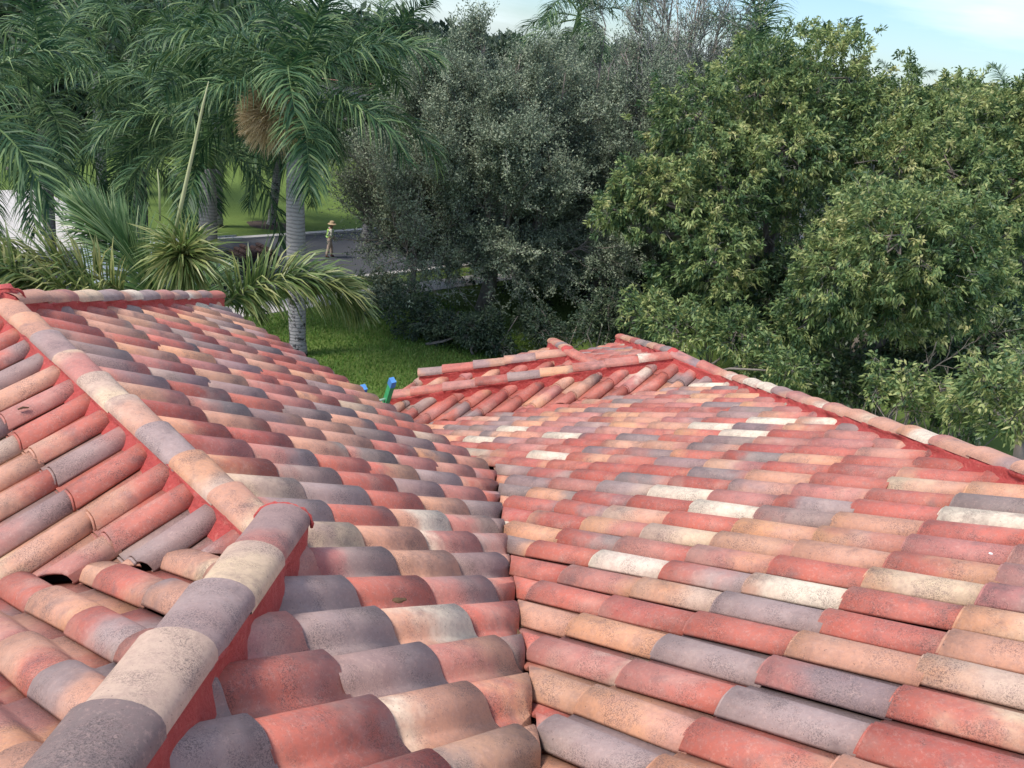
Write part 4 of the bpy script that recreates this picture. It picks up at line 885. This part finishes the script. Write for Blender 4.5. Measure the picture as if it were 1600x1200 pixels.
# ------------------------------------------------------------------ houses across the street
M_FARROOF = simple('far_tile_roof', (.42, .20, .16), .8, .2, 3); M_FARWALL = simple('far_wall', (.62, .50, .44), .9, .06)
def far_house(c, rot, sx, sy, hz_, rz, label):
    root = empty('neighbour_house', c, label, 'house'); M_ = np.array(Matrix.Rotation(rot, 3, 'Z')); c = np.asarray(c, float)
    mb = MB(); mb.box(c+[0, 0, hz_/2], (sx, sy, hz_), M_); mb.build('wall', M_FARWALL, root)
    mb = MB(); o = .6; a, b = sx/2+o, sy/2+o; rg = max(.1, a-b)
    V = np.array([(-a, -b, hz_), (a, -b, hz_), (a, b, hz_), (-a, b, hz_), (-rg, 0, rz), (rg, 0, rz)]) @ M_.T+c
    mb.add(V, [(0, 1, 5, 4), (1, 2, 5), (2, 3, 4, 5), (3, 0, 4), (3, 2, 1, 0)]); mb.build('roof', M_FARROOF, root)
    for k in range(4):
        for zz in ((1.5,) if hz_ < 4 else (1.5, 4.5)):
            p = np.array([-sx/2+sx*(k+.5)/4, -sy/2-.02, zz]) @ M_.T+c; w_ = MB(); w_.box(p, (1.5, .1, 1.3), M_); fr = w_.build('window', M_WHITE, root)
            g = MB(); g.box(p+np.array([0, -.03, 0]) @ M_.T, (1.3, .08, 1.1), M_); g.build('pane', M_GLASS, fr)
    return root
p = at(560, 150, 78); far_house((p[0], p[1], 0), R(20), 14, 10, 6.0, p[2]+.6, 'pinkish roofed house glimpsed between palm fronds and the oak')
p = at(950, 165, 84); far_house((p[0], p[1], 0), R(45), 14, 10, 6.0, p[2]+.3, 'red roofed house barely visible through the oak twigs')
# ------------------------------------------------------------------ van, trailer load, ladder
M_VAN = simple('white_van_paint', (.62, .68, .72), .3, .03, 2, spec=.5); M_TYRE = simple('tyre', (.02, .02, .02), .8); M_ALU = simple('aluminium', (.62, .64, .66), .35, .1, 5, metal=.7); M_BLACK = simple('black_trim', (.03, .03, .03), .5)
def FR(c, d):   # local frame -> world; x along d
    return lambda x, y, z: np.asarray(c)+np.array([d[0]*x-d[1]*y, d[1]*x+d[0]*y, z])
dU = (q, q)
vc = G3(14.1, 31.0); van = empty('work_van', vc, 'white work van with ladder rack parked on the near side of the road', 'van')
fr = FR(vc, dU); mb = MB()
sec = [(-2.6, .45, 1.5, .88), (-2.55, .36, 1.68, .94), (-1.0, .34, 1.76, .95), (1.0, .34, 1.74, .95), (1.45, .34, 1.64, .93), (2.0, .34, 1.12, .92), (2.65, .38, .98, .86), (2.8, .45, .75, .78)]
V = [fr(x, y*w_, z) for x, z0, z1, w_ in sec for y, z in ((-1, z0), (-1.0, z0+(z1-z0)*.6), (-.86, z1-.06), (-.6, z1), (.6, z1), (.86, z1-.06), (1.0, z0+(z1-z0)*.6), (1, z0))]
fs = [(i*8+k, i*8+(k+1) % 8, (i+1)*8+(k+1) % 8, (i+1)*8+k) for i in range(7) for k in range(8)]+[tuple(range(8))[::-1], tuple(56+k for k in range(8))]
mb.add(V, fs); mb.build('body', M_VAN, van)
mb = MB(); mb.add([fr(1.48, -.72, 1.62), fr(1.48, .72, 1.62), fr(2.0, .8, 1.14), fr(2.0, -.8, 1.14)], [(0, 1, 2, 3)]); mb.add([v+np.array([0, 0, .012]) for v in mb.v[0]], [(0, 1, 2, 3)]); mb.build('windscreen', M_GLASS, van)
for x in (-1.75, 1.85):
    for y in (-.84, .84):
        wc = fr(x, y, .36); ax = fr(x, y+.11, .36)-wc; mb = MB(); mb.tube([wc-ax, wc-ax*.8, wc+ax*.8, wc+ax], [.30, .36, .36, .30], 20); mb.build('wheel', M_TYRE, van, True)
mb = MB()
for x in (-2.2, -.6, 1.0):
    mb.tube([fr(x, -.8, 1.68), fr(x, -.8, 1.84), fr(x, .8, 1.84), fr(x, .8, 1.68)], .02, 6)
mb.build('roof_rack', M_BLACK, van)
for y in (-.86, .86):
    mb = MB(); mb.box(fr(.9, y, 1.36), (.9, .03, .38), Matrix.Rotation(R(45), 3, 'Z')); mb.build('side_window', M_GLASS, van)
def ladder(name, p0, p1, wv, nr, mat_r, mat_g, label, cat='ladder', r=.035, tipmat=None):
    p0 = np.asarray(p0, float); p1 = np.asarray(p1, float); wv = np.asarray(wv, float)
    root = empty(name, p0, label, cat); t = unit(p1-p0); nn = unit(np.cross(t, wv))
    for s in (-1, 1):
        a, b = p0+wv*s/2, p1+wv*s/2; mb = MB(); w1 = unit(wv)
        V = [e+w1*x*r*.6+nn*y*r for e in (a, b) for x, y in ((-1, -1), (1, -1), (1, 1), (-1, 1))]
        mb.add(V, [(0, 3, 2, 1), (4, 5, 6, 7)]+[(k, (k+1) % 4, 4+(k+1) % 4, 4+k) for k in range(4)]); mb.build('rail', mat_g, root)
        if tipmat: 
            mb = MB(); V = [e+w1*x*r*.65+nn*y*r*1.12 for e in (b-t*.055, b+t*.02) for x, y in ((-1, -1), (1, -1), (1, 1), (-1, 1))]
            mb.add(V, [(0, 3, 2, 1), (4, 5, 6, 7)]+[(k, (k+1) % 4, 4+(k+1) % 4, 4+k) for k in range(4)]); mb.build('end_cap', tipmat, root)
    for k in range(nr):
        c = p1-t*(.24+k*.3)
        if (c-p0).dot(t) < .1: break
        mb = MB(); mb.tube([c-wv/2*1.04, c+wv/2*1.04], .017, 8); mb.build('rung', mat_r, root, True)
    return root
ladder('extension_ladder', fr(-1.9, 0, 1.88), fr(3.3, 0, 1.88), (fr(0, .45, 0)-fr(0, 0, 0)), 20, M_ALU, M_ALU, 'aluminium ladder lying on the rack of the white van')
# low trailer with a load of old brown roof tiles
tcn = G3(18.5, 31.9); trl = empty('flat_trailer', tcn, 'low dark trailer stacked with brownish red tiles in front of the van', 'trailer'); fr2 = FR(tcn, dU); RZ = Matrix.Rotation(R(45), 3, 'Z')
mb = MB(); mb.box(fr2(0, 0, .55), (1.8, 1.4, .1), RZ); mb.build('bed', M_BLACK, trl)
mb = MB()
for y in (-.7, .7): mb.box(fr2(0, y, .72), (1.8, .05, .3), RZ)
for x in (-.9, .9): mb.box(fr2(x, 0, .72), (.05, 1.4, .3), RZ)
mb.tube([fr2(-.9, 0, .5), fr2(-1.5, 0, .45)], .04, 6); mb.build('side_board', M_BLACK, trl)
for y in (-.82, .82):
    wc = fr2(0, y, .3); ax = fr2(0, y+.08, .3)-wc; mb = MB(); mb.tube([wc-ax, wc+ax], .3, 18); mb.build('wheel', M_TYRE, trl, True)
M_OLD = simple('old_brown_tile', (.085, .055, .048), .9, .4, 9)
load = MB()
for i in range(6):
    for k in range(3):
        c0 = fr2(-.65+i*.26, -.45+k*.45, .62+.13*0); n_ = 7
        for lay in range(3+(i*7+k*3) % 3):
            z = .62+lay*.11; pts = [fr2(-.65+i*.26+math.cos(math.pi*j/n_)*.115, -.45+k*.45-.2, z+math.sin(math.pi*j/n_)*.09) for j in range(n_+1)]; pts2 = [fr2(-.65+i*.26+math.cos(math.pi*j/n_)*.115, -.45+k*.45+.2, z+math.sin(math.pi*j/n_)*.09) for j in range(n_+1)]
            load.add(pts+pts2, [(j, j+1, n_+2+j, n_+1+j) for j in range(n_)]+[tuple(range(n_+1)), tuple(range(n_+1, 2*n_+2))[::-1]])
tag(load.build('roof_tile_pile', M_OLD), 'pile of brownish red roof tiles stacked on the dark trailer', 'tile pile')
# green ladder leaning on the far eave
M_GREEN = simple('green_fibreglass', (.05, .33, .13), .5, .4, 14); M_BLUE = simple('blue_cap', (.07, .22, .50), .5, .35, 14); M_RUNG = simple('pale_rung', (.50, .66, .58), .35, .1, 8, metal=.4)
a = at(613, 596, 8.47); bpt = at(568, 607, 8.33)
top = (a+bpt)/2; wv = a-bpt
# rails parallel to the eave; foot on the ground further out
ft = top+np.array([-q, q, 0])*1.9; ft = np.array([ft[0], ft[1], 0.0])
ladder('extension_ladder', ft, top, wv, 20, M_RUNG, M_GREEN, 'green fibreglass ladder with blue tipped rails leaning on the roof edge', r=.042, tipmat=M_BLUE)

# ------------------------------------------------------------------ the worker on the road
def skinned(name, nodes, edges, mat, parent, sub=2, rootn=0, label=None):
    me = bpy.data.meshes.new(name); P = np.array([n_[0] for n_ in nodes], float)-np.array(parent_loc(parent)); me.from_pydata(P.tolist(), edges, []); me.update()
    o = finish(me, name, mat, parent, False, label); bm = bmesh.new(); bm.from_mesh(me); lay = bm.verts.layers.skin.verify()
    for v, n_ in zip(bm.verts, nodes): v[lay].radius = (n_[1], n_[1] if len(n_) < 3 else n_[2]); v[lay].use_root = (v.index == rootn)
    bm.to_mesh(me); bm.free(); m1 = o.modifiers.new('skin', 'SKIN'); m1.use_smooth_shade = True; m2 = o.modifiers.new('sub', 'SUBSURF'); m2.levels = sub; m2.render_levels = sub
    return o
M_SKIN = simple('skin', (.30, .16, .10), .6, .1); M_TROU = simple('khaki_trousers', (.42, .33, .26), .85, .15, 10); M_SHIRT = simple('pale_shirt', (.45, .44, .36), .85, .1, 10); M_VEST = simple('lime_vest', (.32, .52, .12), .6, .1, 10)
M_HAT = simple('straw_hat', (.36, .27, .16), .8, .2, 30); M_BOOT = simple('dark_boot', (.07, .03, .025), .7, .1); M_HAIR = simple('dark_hair', (.02, .015, .012), .7)
def person():
    c = at(513, 402, 39.8); c[2] = 0.0; root = empty('person', c, 'person in straw hat, lime vest and khaki trousers standing on the road', 'person')
    yw = R(20); X = lambda x, y, z: np.array([c[0]+x*math.cos(yw)-y*math.sin(yw), c[1]+x*math.sin(yw)+y*math.cos(yw), z])    # faces +x (to the right, slightly away)
    # skeleton: x forward, y left
    nd = []; ed = []
    def n(p, r, r2=None, par=None):
        nd.append((X(*p), r, r2 or r)); 
        if par is not None: ed.append((par, len(nd)-1))
        return len(nd)-1
    pel = n((0, 0, .95), .125, .15); ab = n((.01, 0, 1.12), .115, .14, pel); ch = n((.03, 0, 1.3), .12, .165, ab); nk = n((.05, 0, 1.46), .055, None, ch); hb = n((.08, 0, 1.53), .065, None, nk); hd = n((.095, 0, 1.6), .088, .078, hb); n((.085, 0, 1.68), .07, None, hd)
    n((.175, 0, 1.59), .018, None, hd)
    hands = []
    for s in (-1, 1):
        hp = n((0, s*.09, .9), .10, None, pel); kx = .17 if s > 0 else -.11; kn = n((kx*.6+.03, s*.11, .5), .062, None, hp); an_ = n((kx, s*.12, .09), .042, None, kn); n((kx+.08, s*.13, .04), .04, None, an_)
        sh = n((.03, s*.19, 1.38), .06, None, ch); el = n((.02 if s < 0 else .08, s*.27, 1.12), .042, None, sh); wr = n((.22 if s > 0 else .18, s*.24, .98), .028, None, el); pm = n((.28 if s > 0 else .24, s*.23, .95), .030, None, wr)
        bx = .28 if s > 0 else .24
        for k, (dy, ln) in enumerate(((-.028, .06), (-.009, .075), (.010, .07), (.028, .055))):
            f1 = n((bx+.045, s*.23+dy, .935), .010, None, pm); n((bx+.045+ln*.6, s*.23+dy, .915-.01*k), .008, None, f1)
        th = n((bx-.0, s*.23-s*.045, .94), .011, None, pm); n((bx+.035, s*.23-s*.055, .925), .009, None, th)
    body = skinned('body', nd, ed, M_SKIN, root)
    nd2 = [(X(0, 0, 1.02), .13, .16), (X(0, 0, .93), .135, .155)]; e2 = [(0, 1)]
    for s in (-1, 1):
        kx = .17 if s > 0 else -.11; i = len(nd2); nd2 += [(X(0, s*.09, .86), .11), (X(kx*.6+.03, s*.11, .5), .085), (X(kx, s*.12, .13), .075)]; e2 += [(1, i), (i, i+1), (i+1, i+2)]
    skinned('trousers', nd2, e2, M_TROU, body, rootn=1)
    nd3 = [(X(0, 0, .98), .135, .16), (X(.01, 0, 1.14), .13, .155), (X(.03, 0, 1.32), .135, .18), (X(.045, 0, 1.42), .08)]; e3 = [(0, 1), (1, 2), (2, 3)]
    for s in (-1, 1):
        i = len(nd3); ex = .02 if s < 0 else .08; nd3 += [(X(.03, s*.2, 1.38), .075), (X(ex, s*.27, 1.12), .058), (X((ex+.2)/2, s*.25, 1.04), .05)]; e3 += [(2, i), (i, i+1), (i+1, i+2)]
    skinned('shirt', nd3, e3, M_SHIRT, body, rootn=1)
    skinned('vest', [(X(0, 0, 1.0), .145, .17), (X(.01, 0, 1.15), .142, .168), (X(.03, 0, 1.32), .148, .19), (X(.04, 0, 1.4), .11, .15)], [(0, 1), (1, 2), (2, 3)], M_VEST, body, rootn=1)
    for s in (-1, 1):
        kx = .17 if s > 0 else -.11; skinned('boot', [(X(kx-.03, s*.12, .12), .06), (X(kx-.01, s*.12, .055), .055), (X(kx+.14, s*.13, .04), .042)], [(0, 1), (1, 2)], M_BOOT, body)
    mb = MB(); hc = X(.085, 0, 1.67); n_ = 24; prof = [(.205, -.035), (.20, -.02), (.16, .0), (.112, .01), (.108, .07), (.09, .115), (.05, .125), (.0001, .12)]
    V = [hc+np.array([r_h*math.cos(2*math.pi*k/n_), r_h*math.sin(2*math.pi*k/n_), z]) for r_h, z in prof for k in range(n_)]
    mb.add(V, [(i*n_+k, i*n_+(k+1) % n_, (i+1)*n_+(k+1) % n_, (i+1)*n_+k) for i in range(len(prof)-1) for k in range(n_)]); mb.build('straw_hat', M_HAT, body, True)
    mb = MB(); blob(mb, X(.06, 0, 1.62), (.092, .088, .085), 14, 3); mb.build('hair', M_HAIR, body, True)
    for s in (-1, 1):
        mb = MB(); blob(mb, X(.165, s*.03, 1.61), (.012, .012, .008), 8, 4); mb.build('eye', M_BLACK, body, True)
        mb = MB(); blob(mb, X(.09, s*.085, 1.60), (.02, .01, .03), 8, 5); mb.build('ear', M_SKIN, body, True)
    mb = MB(); blob(mb, X(.168, 0, 1.555), (.008, .025, .006), 8, 6); mb.build('mouth', M_HAIR, body, True)
person()


# ------------------------------------------------------------------ bits lying on the tiles
M_DEAD = simple('dead_leaf', (.10, .06, .03), .8, .4, 20); M_CHIP = simple('mortar_crumb', (.75, .72, .68), .9)
def on_plane(px, py, du_, dv_, c_):
    d = f_ + r_*(px-800)/FPX - u_*(py-600)/FPX; uu_ = (d[0]+d[1])*q; vv_ = (d[1]-d[0])*q
    t_ = c_/(d[2]+SL*(du_*uu_+dv_*vv_)); return d*t_+np.array([0, 0, H])
c = on_plane(622, 938, 1, 0, -1.245); mb = MB(); blob(mb, c, (.024, .014, .008), 9, 7); blob(mb, c+[.02, .008, .0], (.012, .009, .006), 8, 8)
tag(mb.build('fallen_leaf', M_DEAD), 'curled dead brown leaf lying on the cream pink tile', 'leaf')
c = on_plane(36, 639, -1, 0, -2.50); mb = MB(); mb.tube([c+[-.02, -.01, .0], c+[0, 0, .008], c+[.022, .014, .004]], [.004, .006, .003], 6); tag(mb.build('fallen_twig', M_DEAD), 'short dark twig lying on a tile left of the near ridge', 'twig')
c = on_plane(1548, 865, 0, 1, -1.46); mb = MB(); blob(mb, c, (.009, .007, .004), 8, 2); tag(mb.build('mortar_crumb', M_CHIP), 'tiny white crumb on the red tiles at the right', 'crumb')

rs = np.random.default_rng(12); n = 260; tt_ = rs.uniform(0, 6.6, n)**1.0; uu_ = -2.3+tt_; P = np.array([W3(a, a-.536+rs.normal(0, .012), -1.26-SL*a-.062+rs.uniform(0, .012)) for a in uu_])
D = unit(rs.normal(0, 1, (n, 3))*[1, 1, .25]); Q = leaves(P, D, rs.uniform(.015, .05, n), rs.uniform(.008, .02, n), rs)
quads_mesh('leaf_litter', Q, 4, M_DEAD, None, label='small brown leaf bits gathered along the roof valley', kind='stuff')
